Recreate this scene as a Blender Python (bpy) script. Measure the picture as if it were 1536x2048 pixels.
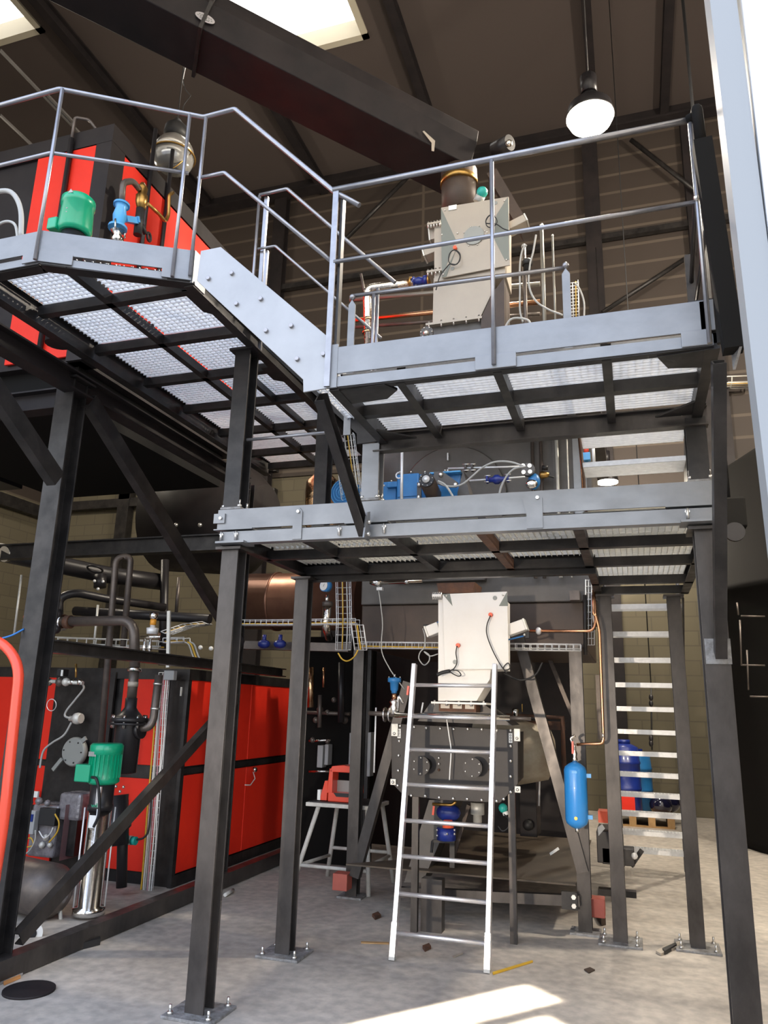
import bpy, math, random
from mathutils import Vector, Matrix
random.seed(7)
for o in list(bpy.data.objects): bpy.data.objects.remove(o)
S = bpy.context.scene
COL = S.collection
# ------------------------------------------------------------------ camera
FPX = 1507.0
yaw, pitch, roll = -0.3185974, 0.2532630, 0.0268611
_f = Vector((math.sin(yaw)*math.cos(pitch), math.cos(yaw)*math.cos(pitch), math.sin(pitch)))
_r0 = Vector((math.cos(yaw), -math.sin(yaw), 0)); _u0 = _r0.cross(_f)
_r = _r0*math.cos(roll)+_u0*math.sin(roll); _u = _u0*math.cos(roll)-_r0*math.sin(roll)
CAM = Vector((0, 0, 1.6))
cd = bpy.data.cameras.new('camera'); cam = bpy.data.objects.new('camera', cd); COL.objects.link(cam)
cd.sensor_fit = 'VERTICAL'; cd.sensor_height = 36; cd.sensor_width = 27; cd.lens = 36*FPX/2048
cd.clip_start = .05; cd.clip_end = 200
cam.matrix_world = Matrix(((_r.x, _u.x, -_f.x, 0), (_r.y, _u.y, -_f.y, 0), (_r.z, _u.z, -_f.z, 1.6), (0, 0, 0, 1)))
S.camera = cam
def at(x, y, X=None, Y=None, Z=None):
    "the place where the line of sight through a photo point meets a plane of the hall"
    d = _r*((x-768)/FPX)-_u*((y-1024)/FPX)+_f
    t = (X-CAM.x)/d.x if X is not None else (Y-CAM.y)/d.y if Y is not None else (Z-CAM.z)/d.z
    return CAM+d*t
# ------------------------------------------------------------------ exposure, world, lights
vs = S.view_settings
vs.view_transform = 'Standard'; vs.look = 'None'; vs.gamma = 1; vs.use_curve_mapping = False; vs.exposure = 0.0
W = bpy.data.worlds.new('sky'); S.world = W; W.use_nodes = True
nt = W.node_tree; nt.nodes.clear()
tc = nt.nodes.new('ShaderNodeTexCoord'); sp = nt.nodes.new('ShaderNodeSeparateXYZ'); cr = nt.nodes.new('ShaderNodeValToRGB')
bg = nt.nodes.new('ShaderNodeBackground'); wo = nt.nodes.new('ShaderNodeOutputWorld')
nt.links.new(tc.outputs['Generated'], sp.inputs[0]); nt.links.new(sp.outputs['Z'], cr.inputs[0])
nt.links.new(cr.outputs[0], bg.inputs[0]); nt.links.new(bg.outputs[0], wo.inputs[0])
cr.color_ramp.elements[0].position = 0.0; cr.color_ramp.elements[0].color = (1.0, .97, .93, 1)
cr.color_ramp.elements[1].position = .6; cr.color_ramp.elements[1].color = (.62, .74, 1.0, 1)
e = cr.color_ramp.elements.new(.25); e.color = (.86, .92, 1.0, 1)
bg.inputs[1].default_value = 3.0
def area(name, loc, target, sx, sy, power, col, spread=180, portal=False):
    l = bpy.data.lights.new(name, 'AREA'); l.shape = 'RECTANGLE'; l.size = sx; l.size_y = sy
    l.energy = power; l.color = col; l.spread = math.radians(spread)
    if portal: l.cycles.is_portal = True
    o = bpy.data.objects.new(name, l); COL.objects.link(o); o.location = loc
    o.rotation_euler = (Vector(target)-Vector(loc)).to_track_quat('-Z', 'Y').to_euler()
    return o
area('door_portal', (-3.0, 2.45, 3.6), (-3.0, 5, 3.6), 7.0, 7.2, 1, (1, 1, 1), portal=True)
def spot(name, loc, target, power, col, ang, blend, rad=.05):
    l = bpy.data.lights.new(name, 'SPOT'); l.energy = power; l.color = col; l.spot_size = math.radians(ang); l.spot_blend = blend
    l.shadow_soft_size = rad
    o = bpy.data.objects.new(name, l); COL.objects.link(o); o.location = loc
    o.rotation_euler = (Vector(target)-Vector(loc)).to_track_quat('-Z', 'Y').to_euler(); return o
# lights added outside the door: two warm fill spots, strips for the floor's sun stripes
spot('cabinet_fill_spot', (-2.6, -6.0, 1.2), (-1.2, 5.6, 1.25), 2300, (1, .84, .66), 17, .9, .12)  # added warm spot that brightens the white cabinet and ladder
_A = Vector((-1.5, 4.2, 0)); _B = Vector((-.6, 5.3, 0)); _d = (_B-_A).normalized(); _n = Vector((_d.y, -_d.x, 0))
for off, w, tend in ((.153, .29, 1.22), (.56, .29, .98)):
    c = _A+_d*(tend-1.0)+_n*off
    src = c-_d*6.6+Vector((0, 0, 5.6)); zq = (c-src).normalized()
    l = area('sun_stripe_light', src, c, w, 2.0*abs(zq.z), 15, (1, .90, .74), spread=.6)  # narrow added light that lays one sun stripe on the floor
    xq = _n; yq = (-zq).cross(xq)
    l.matrix_world = Matrix(((xq.x, yq.x, -zq.x, src.x), (xq.y, yq.y, -zq.y, src.y), (xq.z, yq.z, -zq.z, src.z), (0, 0, 0, 1)))
spot('boiler_fill_spot', (3.6, -6.0, 2.0), (-4.2, 7.7, .9), 2600, (1, .92, .82), 9, .8, .15)  # added spot that brightens the red boiler side
# ------------------------------------------------------------------ mesh helpers
def nv(v): return Vector(v)
class MB:
    def __init__(s): s.v = []; s.f = []; s.sm = []
    def add(s, vs_, fs, sm=False):
        n = len(s.v); s.v += [Vector(v) for v in vs_]
        for f in fs: s.f.append([i+n for i in f]); s.sm.append(sm)
        return s
    def box(s, a, b):
        x0, x1 = sorted((a[0], b[0])); y0, y1 = sorted((a[1], b[1])); z0, z1 = sorted((a[2], b[2]))
        return s.add([(x0,y0,z0),(x1,y0,z0),(x1,y1,z0),(x0,y1,z0),(x0,y0,z1),(x1,y0,z1),(x1,y1,z1),(x0,y1,z1)],
                     [(0,3,2,1),(4,5,6,7),(0,1,5,4),(1,2,6,5),(2,3,7,6),(3,0,4,7)])
    def cb(s, c, d): return s.box([c[i]-d[i]/2 for i in range(3)], [c[i]+d[i]/2 for i in range(3)])
    def frame(s, p, q, up):
        p = Vector(p); q = Vector(q); w = (q-p).normalized(); up = Vector(up)
        if abs(w.dot(up.normalized())) > .98: up = Vector((1, 0, 0)) if abs(w.x) < .9 else Vector((0, 1, 0))
        u = up.cross(w).normalized(); v = w.cross(u).normalized(); return p, q, u, v, w
    def prof(s, p, q, pts, up=(0, 0, 1), sm=False):
        "extrudes closed outline pts (u sideways, v along up) from p to q"
        p, q, u, v, w = s.frame(p, q, up); n = len(pts)
        a = [p+u*x+v*y for x, y in pts]; b = [q+u*x+v*y for x, y in pts]
        fs = [(i, (i+1) % n, (i+1) % n+n, i+n) for i in range(n)]
        k = len(s.v); s.add(a+b, fs, sm)
        s.f.append([k+i for i in range(n)][::-1]); s.sm.append(False); s.f.append([k+n+i for i in range(n)]); s.sm.append(False)
        return s
    def bar(s, p, q, wd, ht, up=(0, 0, 1)):
        return s.prof(p, q, [(-wd/2,-ht/2),(wd/2,-ht/2),(wd/2,ht/2),(-wd/2,ht/2)], up)
    def hb(s, p, q, wd, ht, tf, tw, up=(0, 0, 1)):
        a, b, c, d = wd/2, ht/2, tw/2, ht/2-tf
        return s.prof(p, q, [(-a,-b),(a,-b),(a,-d),(c,-d),(c,d),(a,d),(a,b),(-a,b),(-a,d),(-c,d),(-c,-d),(-a,-d)], up)
    def ub(s, p, q, wd, ht, t, up=(0, 0, 1), flip=1):
        a, b = wd/2*flip, ht/2
        return s.prof(p, q, [(-a,-b),(a,-b),(a,-b+t),(-a+t*flip,-b+t),(-a+t*flip,b-t),(a,b-t),(a,b),(-a,b)], up)
    def cyl(s, p, q, r, r2=None, n=16, cap=True):
        r2 = r if r2 is None else r2
        p, q, u, v, w = s.frame(p, q, (0, 0, 1)); k = len(s.v)
        for c, rr in ((p, r), (q, r2)):
            for i in range(n):
                t = 2*math.pi*i/n; s.v.append(c+u*math.cos(t)*rr+v*math.sin(t)*rr)
        for i in range(n): s.f.append([k+i, k+(i+1) % n, k+n+(i+1) % n, k+n+i]); s.sm.append(True)
        if cap:
            s.f.append([k+i for i in range(n)][::-1]); s.sm.append(False); s.f.append([k+n+i for i in range(n)]); s.sm.append(False)
        return s
    def lathe(s, p, q, prof, n=24):
        "prof: (distance along p->q in metres, radius)"
        p, q, u, v, w = s.frame(p, q, (0, 0, 1)); k = len(s.v); m = len(prof)
        for (h, rr) in prof:
            for i in range(n):
                t = 2*math.pi*i/n; s.v.append(p+w*h+(u*math.cos(t)+v*math.sin(t))*max(rr, 1e-4))
        for j in range(m-1):
            for i in range(n):
                s.f.append([k+j*n+i, k+j*n+(i+1) % n, k+(j+1)*n+(i+1) % n, k+(j+1)*n+i]); s.sm.append(abs(prof[j][0]-prof[j+1][0]) > 1e-5 and abs(prof[j][1]-prof[j+1][1]) < 1e3)
        s.f.append([k+i for i in range(n)][::-1]); s.sm.append(False); s.f.append([k+(m-1)*n+i for i in range(n)]); s.sm.append(False)
        return s
    def tube(s, pts, r, n=8, bend=0.0, res=5):
        pts = [Vector(p) for p in pts]
        if bend > 0 and len(pts) > 2:
            out = [pts[0]]
            for i in range(1, len(pts)-1):
                a, b, c = pts[i-1], pts[i], pts[i+1]
                d = min(bend, (a-b).length*.49, (c-b).length*.49)
                p0 = b+(a-b).normalized()*d; p2 = b+(c-b).normalized()*d
                for k in range(res+1):
                    t = k/res; out.append(p0*(1-t)**2+b*2*t*(1-t)+p2*t*t)
            out.append(pts[-1]); pts = out
        k0 = len(s.v); prev = None
        for i, p in enumerate(pts):
            d = (pts[min(i+1, len(pts)-1)]-pts[max(i-1, 0)]).normalized()
            if prev is None:
                up = Vector((0, 0, 1)) if abs(d.z) < .9 else Vector((1, 0, 0)); u = up.cross(d).normalized()
            else: u = (prev-d*prev.dot(d)).normalized()
            prev = u; v = d.cross(u)
            for j in range(n):
                t = 2*math.pi*j/n; s.v.append(p+(u*math.cos(t)+v*math.sin(t))*r)
        for i in range(len(pts)-1):
            for j in range(n):
                s.f.append([k0+i*n+j, k0+i*n+(j+1) % n, k0+(i+1)*n+(j+1) % n, k0+(i+1)*n+j]); s.sm.append(True)
        s.f.append([k0+j for j in range(n)][::-1]); s.sm.append(False)
        s.f.append([k0+(len(pts)-1)*n+j for j in range(n)]); s.sm.append(False)
        return s
    def smooth(s, pts, r, n=8, sub=6):
        "tube through pts on a smooth curve"
        P = [Vector(p) for p in pts]; P = [P[0]*2-P[1]]+P+[P[-1]*2-P[-2]]; out = []
        for i in range(1, len(P)-2):
            for k in range(sub):
                t = k/sub; a, b, c, d = P[i-1:i+3]
                out.append(.5*((2*b)+(c-a)*t+(2*a-5*b+4*c-d)*t*t+(3*b-a-3*c+d)*t**3))
        out.append(P[-2]); return s.tube(out, r, n)
    def ball(s, c, r, n=12, sc=(1, 1, 1)):
        c = Vector(c); k = len(s.v); m = n//2
        for j in range(m+1):
            ph = math.pi*j/m
            for i in range(n):
                t = 2*math.pi*i/n
                s.v.append(c+Vector((math.sin(ph)*math.cos(t)*r*sc[0], math.sin(ph)*math.sin(t)*r*sc[1], -math.cos(ph)*r*sc[2])))
        for j in range(m):
            for i in range(n):
                s.f.append([k+j*n+i, k+j*n+(i+1) % n, k+(j+1)*n+(i+1) % n, k+(j+1)*n+i]); s.sm.append(True)
        return s
    def ring(s, c, ax, R, r, n=20, m=6):
        ax = Vector(ax).normalized(); up = Vector((0, 0, 1)) if abs(ax.z) < .9 else Vector((1, 0, 0))
        u = up.cross(ax).normalized(); v = ax.cross(u); c = Vector(c); k = len(s.v)
        for i in range(n):
            t = 2*math.pi*i/n; d = u*math.cos(t)+v*math.sin(t)
            for j in range(m):
                q = 2*math.pi*j/m; s.v.append(c+d*(R+r*math.cos(q))+ax*r*math.sin(q))
        for i in range(n):
            for j in range(m):
                s.f.append([k+i*m+j, k+((i+1) % n)*m+j, k+((i+1) % n)*m+(j+1) % m, k+i*m+(j+1) % m]); s.sm.append(True)
        return s
    def poly(s, pts, d):
        "flat outline pts (world) thickened by vector d"
        n = len(pts); d = Vector(d); a = [Vector(p) for p in pts]; k = len(s.v)
        s.v += a+[p+d for p in a]
        s.f.append([k+i for i in range(n)]); s.f.append([k+n+i for i in range(n)][::-1]); s.sm += [False, False]
        for i in range(n): s.f.append([k+i, k+n+i, k+n+(i+1) % n, k+(i+1) % n]); s.sm.append(False)
        return s
    def build(s, name, mat, parent=None, bevel=0, kind=None, label=None):
        o = ORG.get(parent.name, Vector((0, 0, 0))) if parent else Vector((0, 0, 0))
        if parent is None and s.v:
            xs = [v.x for v in s.v]; ys = [v.y for v in s.v]; zs = [v.z for v in s.v]
            o = Vector(((min(xs)+max(xs))/2, (min(ys)+max(ys))/2, min(zs)))
        me = bpy.data.meshes.new(name); me.from_pydata([v-o for v in s.v], [], s.f)
        me.polygons.foreach_set('use_smooth', s.sm)
        import bmesh as _b
        bm = _b.new(); bm.from_mesh(me); _b.ops.recalc_face_normals(bm, faces=bm.faces); bm.to_mesh(me); bm.free()
        me.materials.append(mat if not isinstance(mat, str) else M[mat])
        ob = bpy.data.objects.new(name, me); COL.objects.link(ob)
        if parent: ob.parent = parent
        else: ob.location = o
        ORG[ob.name] = o
        if bevel:
            b = ob.modifiers.new('edge', 'BEVEL'); b.width = bevel; b.segments = 2; b.limit_method = 'ANGLE'
        if kind: ob['kind'] = kind
        if label: ob['label'] = label
        return ob
ORG = {}
def T(name, label, cat, loc, group=None):
    o = bpy.data.objects.new(name, None); COL.objects.link(o); o.location = loc; o.empty_display_size = .1
    o['label'] = label; o['category'] = cat
    if group: o['group'] = group
    ORG[o.name] = Vector(loc); return o
def tag(o, label, cat, group=None):
    o['label'] = label; o['category'] = cat
    if group: o['group'] = group
    return o
def struct(o): o['kind'] = 'structure'; return o
def dup(root, delta, label, group=None):
    r = root.copy(); COL.objects.link(r); r.location = root.location+Vector(delta); r['label'] = label
    ORG[r.name] = ORG[root.name]+Vector(delta)
    if group: r['group'] = group
    for ch in list(root.children):
        c = ch.copy(); COL.objects.link(c); c.parent = r
        for g in list(ch.children):
            d = g.copy(); COL.objects.link(d); d.parent = c
    return r
# ------------------------------------------------------------------ materials
M = {}
def mat(name, col, rough=.5, metal=0.0, col2=None, scale=8, mix=.5, bump=0.0, bscale=40, stretch=(1, 1, 1), spec=.5, coat=0, emit=None, estr=0, rvar=0.0):
    m = bpy.data.materials.new(name); m.use_nodes = True; n = m.node_tree.nodes; L = m.node_tree.links; b = n['Principled BSDF']
    b.inputs['Base Color'].default_value = (*col, 1); b.inputs['Roughness'].default_value = rough; b.inputs['Metallic'].default_value = metal
    b.inputs['Specular IOR Level'].default_value = spec; b.inputs['Coat Weight'].default_value = coat
    if emit: b.inputs['Emission Color'].default_value = (*emit, 1); b.inputs['Emission Strength'].default_value = estr
    if col2 or bump or rvar:
        t = n.new('ShaderNodeTexCoord'); mp = n.new('ShaderNodeMapping'); L.new(t.outputs['Object'], mp.inputs[0]); mp.inputs['Scale'].default_value = stretch
    if col2:
        no = n.new('ShaderNodeTexNoise'); no.inputs['Scale'].default_value = scale; no.inputs['Detail'].default_value = 6; no.inputs['Roughness'].default_value = .65
        L.new(mp.outputs[0], no.inputs['Vector']); r = n.new('ShaderNodeValToRGB'); L.new(no.outputs[0], r.inputs[0])
        r.color_ramp.elements[0].position = max(0, mix-.18); r.color_ramp.elements[1].position = min(1, mix+.18)
        r.color_ramp.elements[0].color = (*col, 1); r.color_ramp.elements[1].color = (*col2, 1); L.new(r.outputs[0], b.inputs['Base Color'])
    if rvar:
        n2 = n.new('ShaderNodeTexNoise'); n2.inputs['Scale'].default_value = scale*1.7; L.new(mp.outputs[0], n2.inputs['Vector'])
        mr = n.new('ShaderNodeMapRange'); L.new(n2.outputs[0], mr.inputs[0]); mr.inputs[1].default_value = .3; mr.inputs[2].default_value = .7
        mr.inputs[3].default_value = rough-rvar; mr.inputs[4].default_value = rough+rvar; L.new(mr.outputs[0], b.inputs['Roughness'])
    if bump:
        nb = n.new('ShaderNodeTexNoise'); nb.inputs['Scale'].default_value = bscale; nb.inputs['Detail'].default_value = 4; L.new(mp.outputs[0], nb.inputs['Vector'])
        bp = n.new('ShaderNodeBump'); bp.inputs['Strength'].default_value = bump; bp.inputs['Distance'].default_value = .01
        L.new(nb.outputs[0], bp.inputs['Height']); L.new(bp.outputs[0], b.inputs['Normal'])
    M[name] = m; return m
mat('mill', (.042, .037, .034), .36, .5, (.088, .078, .072), 5, .52, .05, 30, (1, 1, .5), rvar=.08)
mat('grey_steel', (.215, .22, .228), .42, .5, (.265, .27, .278), 4, .5, .04, 25, (1, 1, 1.5), rvar=.06)
mat('black_steel', (.015, .014, .014), .42, .3, (.045, .04, .038), 6, .55, rvar=.08)
mat('rail', (.28, .28, .30), .30, .75, (.36, .36, .38), 12, .5)
mat('galv', (.74, .75, .76), .42, .35, (.86, .87, .88), 30, .5, rvar=.1)
mat('galv_dull', (.62, .61, .56), .5, .35, (.74, .73, .68), 30, .5)
mat('bolt', (.80, .78, .74), .28, .9)
mat('chrome', (.80, .78, .74), .14, 1.0, bump=.08, bscale=20)
mat('foil', (.85, .80, .72), .16, 1.0, bump=.55, bscale=22)
mat('copper_foil', (.75, .42, .20), .22, 1.0, (.85, .62, .40), 14, .5, .6, 18)
mat('alu', (.86, .85, .87), .30, .85)
mat('white_panel', (.86, .83, .78), .45, 0, (.80, .76, .70), 3, .6)
mat('cream_panel', (.42, .37, .305), .42, .1, (.38, .335, .28), 3, .6)
mat('grey_panel', (.30, .31, .29), .5, .2)
mat('red', (.78, .030, .012), .55, 0, (.70, .024, .011), 2.5, .5, spec=.3)
mat('red_bright', (.80, .07, .03), .35, 0, coat=.3)
mat('orange_red', (.85, .12, .05), .4, 0)
mat('green', (.0, .36, .18), .34, 0, coat=.4)
mat('blue', (.02, .16, .42), .38, 0, (.03, .20, .48), 8, .5, coat=.2)
mat('sky_blue', (.03, .27, .70), .3, 0, coat=.5)
mat('light_blue', (.09, .38, .75), .35, 0, coat=.3)
mat('dark_blue', (.012, .03, .22), .35, 0, coat=.3)
mat('brass', (.55, .33, .09), .33, .9, (.40, .24, .08), 20, .5)
mat('rust', (.16, .07, .035), .7, .2, (.07, .04, .03), 10, .5, .2)
mat('copper', (.70, .36, .20), .25, 1.0)
mat('rubber', (.015, .015, .016), .55)
mat('cable_grey', (.42, .42, .40), .5)
mat('cable_yellow', (.60, .36, .03), .5)
mat('cable_blue', (.03, .18, .50), .5)
mat('pipe_dark', (.10, .085, .078), .40, .45, (.16, .13, .11), 9, .55)
mat('pipe_black', (.022, .02, .022), .38, .2)
mat('plastic_grey', (.35, .36, .37), .5)
mat('white_plastic', (.85, .85, .82), .45)
mat('teal', (.02, .38, .33), .4)
mat('wood', (.45, .28, .12), .7, 0, (.33, .19, .08), 10, .5, stretch=(1, 6, 1))
mat('plastic_film', (.30, .29, .31), .25, .2, (.16, .15, .16), 14, .5, .5, 30)
mat('weld_plate', (.36, .36, .36), .6, .35, (.16, .15, .14), 22, .5, .4, 60)
mat('stool_white', (.62, .60, .55), .55, 0, (.45, .43, .39), 14, .6)
mat('lamp_glass', (1, .95, .8), .4, 0, emit=(1, .90, .66), estr=60)
mat('lamp_glass_far', (1, .95, .8), .4, 0, emit=(1, .93, .72), estr=9)
mat('skylight', (1, 1, 1), .6, 0, emit=(1, .98, .96), estr=2.6)
mat('glass_off', (.5, .5, .48), .15, .6)
mat('facade_white', (.88, .90, .93), .6)
mat('dial', (.75, .74, .70), .4)
mat('screen', (.01, .03, .20), .3)
mat('debris', (.05, .03, .02), .8)
mat('machine_grey', (.085, .078, .072), .48, .3, (.11, .10, .093), 4, .5, .1, 20, rvar=.05)
mat('machine_brown', (.05, .036, .029), .5, .2, (.075, .05, .038), 4, .5, .1, 20)
mat('duct_black', (.014, .012, .013), .6, 0, (.024, .019, .019), 3, .5, rvar=.08, spec=.25)
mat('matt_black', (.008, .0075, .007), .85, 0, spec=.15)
mat('sticker', (.45, .42, .42), .6)
def floor_mat():
    m = bpy.data.materials.new('concrete'); m.use_nodes = True; n = m.node_tree.nodes; L = m.node_tree.links; b = n['Principled BSDF']
    t = n.new('ShaderNodeTexCoord'); a = n.new('ShaderNodeTexNoise'); a.inputs['Scale'].default_value = .55; a.inputs['Detail'].default_value = 8; a.inputs['Roughness'].default_value = .62
    c = n.new('ShaderNodeTexNoise'); c.inputs['Scale'].default_value = 14; c.inputs['Detail'].default_value = 6
    r = n.new('ShaderNodeValToRGB'); r.color_ramp.elements[0].position = .32; r.color_ramp.elements[1].position = .68
    r.color_ramp.elements[0].color = (.31, .28, .245, 1); r.color_ramp.elements[1].color = (.56, .515, .46, 1)
    r2 = n.new('ShaderNodeValToRGB'); r2.color_ramp.elements[0].position = .35; r2.color_ramp.elements[1].position = .7
    r2.color_ramp.elements[0].color = (.78, .78, .78, 1); r2.color_ramp.elements[1].color = (1.12, 1.1, 1.08, 1)
    mx = n.new('ShaderNodeMix'); mx.data_type = 'RGBA'; mx.blend_type = 'MULTIPLY'; mx.inputs[0].default_value = 1
    L.new(t.outputs['Object'], a.inputs[0]); L.new(t.outputs['Object'], c.inputs[0]); L.new(a.outputs[0], r.inputs[0]); L.new(c.outputs[0], r2.inputs[0])
    L.new(r.outputs[0], mx.inputs[6]); L.new(r2.outputs[0], mx.inputs[7]); L.new(mx.outputs[2], b.inputs['Base Color'])
    b.inputs['Roughness'].default_value = .62
    bp = n.new('ShaderNodeBump'); bp.inputs['Strength'].default_value = .25; bp.inputs['Distance'].default_value = .01; L.new(c.outputs[0], bp.inputs['Height']); L.new(bp.outputs[0], b.inputs['Normal'])
    M['concrete'] = m
floor_mat()
def line_mat(name, c1, c2, mode, sx, sz, rough=.7):
    "cladding with level ribs, or blockwork"
    m = bpy.data.materials.new(name); m.use_nodes = True; n = m.node_tree.nodes; L = m.node_tree.links; b = n['Principled BSDF']
    t = n.new('ShaderNodeTexCoord'); s = n.new('ShaderNodeSeparateXYZ'); k = n.new('ShaderNodeCombineXYZ'); L.new(t.outputs['Object'], s.inputs[0])
    ad = n.new('ShaderNodeMath'); ad.operation = 'ADD'; L.new(s.outputs[0], ad.inputs[0]); L.new(s.outputs[1], ad.inputs[1])
    L.new(ad.outputs[0], k.inputs[0]); L.new(s.outputs[2], k.inputs[1])
    br = n.new('ShaderNodeTexBrick'); L.new(k.outputs[0], br.inputs[0]); br.inputs['Scale'].default_value = 1
    br.inputs['Brick Width'].default_value = sx; br.inputs['Row Height'].default_value = sz; br.inputs['Mortar Size'].default_value = .012 if mode == 'block' else .03
    br.offset = .5 if mode == 'block' else 0
    br.inputs['Color1'].default_value = (*c1, 1); br.inputs['Color2'].default_value = (*[x*.88 for x in c1], 1); br.inputs['Mortar'].default_value = (*c2, 1)
    L.new(br.outputs[0], b.inputs['Base Color']); b.inputs['Roughness'].default_value = rough
    M[name] = m
line_mat('cladding', (.046, .034, .027), (.092, .072, .055), 'rib', 60, .42)
line_mat('blocks', (.135, .117, .078), (.10, .088, .062), 'block', .5, .25, .9)
line_mat('ceiling_sheet', (.082, .062, .056), (.072, .056, .05), 'rib', 60, 1.2)
# ------------------------------------------------------------------ structure of the hall
YB, ZC = 14.0, 13.4
struct(MB().box((-13.4, 2.0, -.2), (5.4, YB+.3, 0)).build('floor', 'concrete'))
struct(MB().box((-30, -30, -.2), (30, 2.0, -.004)).build('ground', mat('yard', (.26, .235, .205), .8, 0, (.20, .18, .16), 2, .5, .2, 30)))
struct(MB().box((-13.2, YB, 0), (-3.4, YB+.2, 6.3)).box((-3.4, YB, 0), (5.2, YB+.2, 5.15)).build('wall_back', 'blocks'))
struct(MB().box((-13.2, YB-.05, 6.3), (-3.4, YB+.2, ZC)).box((-3.4, YB-.05, 5.15), (5.2, YB+.2, ZC)).build('wall_back_upper', 'cladding'))
struct(MB().box((-13.2, 2.6, 0), (-13.0, YB, 6.0)).build('wall_left', 'blocks'))
struct(MB().box((-13.15, 2.6, 6.0), (-13.0, YB, ZC)).build('wall_left_upper', 'cladding'))
struct(MB().box((5.0, 2.6, 0), (5.2, YB, ZC)).build('wall_right', 'cladding'))
# roof with two rooflights
sk1 = (-6.4, -3.95, 8.2, 10.4); sk2 = (-13.0, -9.6, 6.6, 8.6)
rf = MB()
rf.box((-13.2, 10.4, ZC), (5.2, YB+.2, ZC+.15)); rf.box((-13.2, 8.6, ZC), (-6.4, 10.4, ZC+.15)); rf.box((-3.95, 8.2, ZC), (5.2, 10.4, ZC+.15))
rf.box((-9.6, 8.2, ZC), (-6.4, 8.6, ZC+.15)); rf.box((-9.6, 2.4, ZC), (5.2, 8.2, ZC+.15)); rf.box((-13.2, 2.4, ZC), (-9.6, 6.6, ZC+.15))
struct(rf.build('ceiling', 'ceiling_sheet'))
for k, (x0, x1, y0, y1) in enumerate((sk1, sk2)):
    w = struct(MB().box((x0, y0, ZC+.35), (x1, y1, ZC+.40)).build('window_%d' % (k+1), 'skylight'))
    f = MB()
    f.box((x0, y0, ZC-.04), (x0+.12, y1, ZC+.34)); f.box((x1-.12, y0, ZC-.04), (x1, y1, ZC+.34)); f.box((x0, y1-.12, ZC-.04), (x1, y1, ZC+.34)); f.box((x0, y0, ZC-.04), (x1, y0+.12, ZC+.34))
    f.build('window_frame', mat('roof_kerb%d' % k, (.50, .46, .36), .6), w)
# front wall round the door the camera looks through
DH = 7.2; JX = .44
fw = MB(); fw.box((JX+.075, 2.50, 0), (5.2, 2.62, ZC)); fw.box((-6.6, 2.50, DH), (JX+.075, 2.62, ZC)); fw.box((-13.2, 2.50, 0), (-6.6, 2.62, ZC))
struct(fw.build('wall_front', 'facade_white'))
jt = MB().prof((JX+.055, 2.57, 0), (JX-.015, 2.57, DH), [(-.045, -.06), (.045, -.06), (.045, .06), (-.045, .06)], (0, 1, 0))
struct(jt.build('trim_1', mat('jamb', (.33, .345, .355), .6, 0)))
tn = 2
def trim(mb, m='black_steel'):
    global tn
    o = struct(mb.build('trim_%d' % tn, m)); tn += 1; return o
# purlins run into the hall, rafters across it, wall rails and posts at the back
for px, py in ((860, 230), (330, 300), (1181, 135), (590, 275), (1335, 60)):
    X = at(px, py, Z=ZC-.1).x
    trim(MB().hb((X, 2.7, ZC-.14), (X, YB-.1, ZC-.14), .16, .26, .03, .03), 'duct_black')
zb = at(1100, 262, Y=YB-.35).z
trim(MB().hb((-13, YB-.35, zb), (5, YB-.35, zb), .3, .62, .06, .05), 'duct_black')
for px in (1188, 560):
    X = at(px, 480, Y=YB-.2).x
    trim(MB().hb((X, YB-.2, 0), (X, YB-.2, ZC-.2), .30, .22, .03, .03, (0, 1, 0)), 'duct_black')
Xc = at(1410, 560, Y=YB-.2).x
trim(MB().hb((Xc, YB-.2, 0), (Xc, YB-.2, ZC-.2), .42, .22, .03, .03, (0, 1, 0)), 'duct_black')
zr = at(1300, 455, Y=YB-.3).z
trim(MB().bar((-13, YB-.2, zr), (5, YB-.2, zr), .12, .12))
for a, b in (((1262, 280), (1440, 420)), ((1390, 505), (1205, 625)), ((1360, 0), (1215, 150)), ((820, 350), (690, 480))):
    trim(MB().cyl(at(*a, Y=YB-.45), at(*b, Y=YB-.45), .045, n=8))
# rails on the two far walls low on the left
for (a, b) in (((0, 920), (150, 985)), ((0, 995), (150, 1048)), ((0, 640), (150, 800))):
    p = at(*a, X=-12.8); q = at(*b, X=-12.8); trim(MB().bar((-12.9, 3, p.z), (-12.9, YB, p.z), .2, .26))
for yy in (960, 1008): 
    p = at(230, yy, Y=YB-.12); trim(MB().bar((-12.9, YB-.12, p.z), (-7, YB-.12, p.z), .16, .2))
X = at(247, 1050, Y=YB-.12).x; trim(MB().bar((X, YB-.12, 0), (X, YB-.12, 7.4), .3, .2, (0, 1, 0)))
X = at(262, 930, Y=YB-.12).x; trim(MB().bar((X, YB-.12, 6.0), (X, YB-.12, 8.2), .3, .2, (0, 1, 0)))
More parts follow.
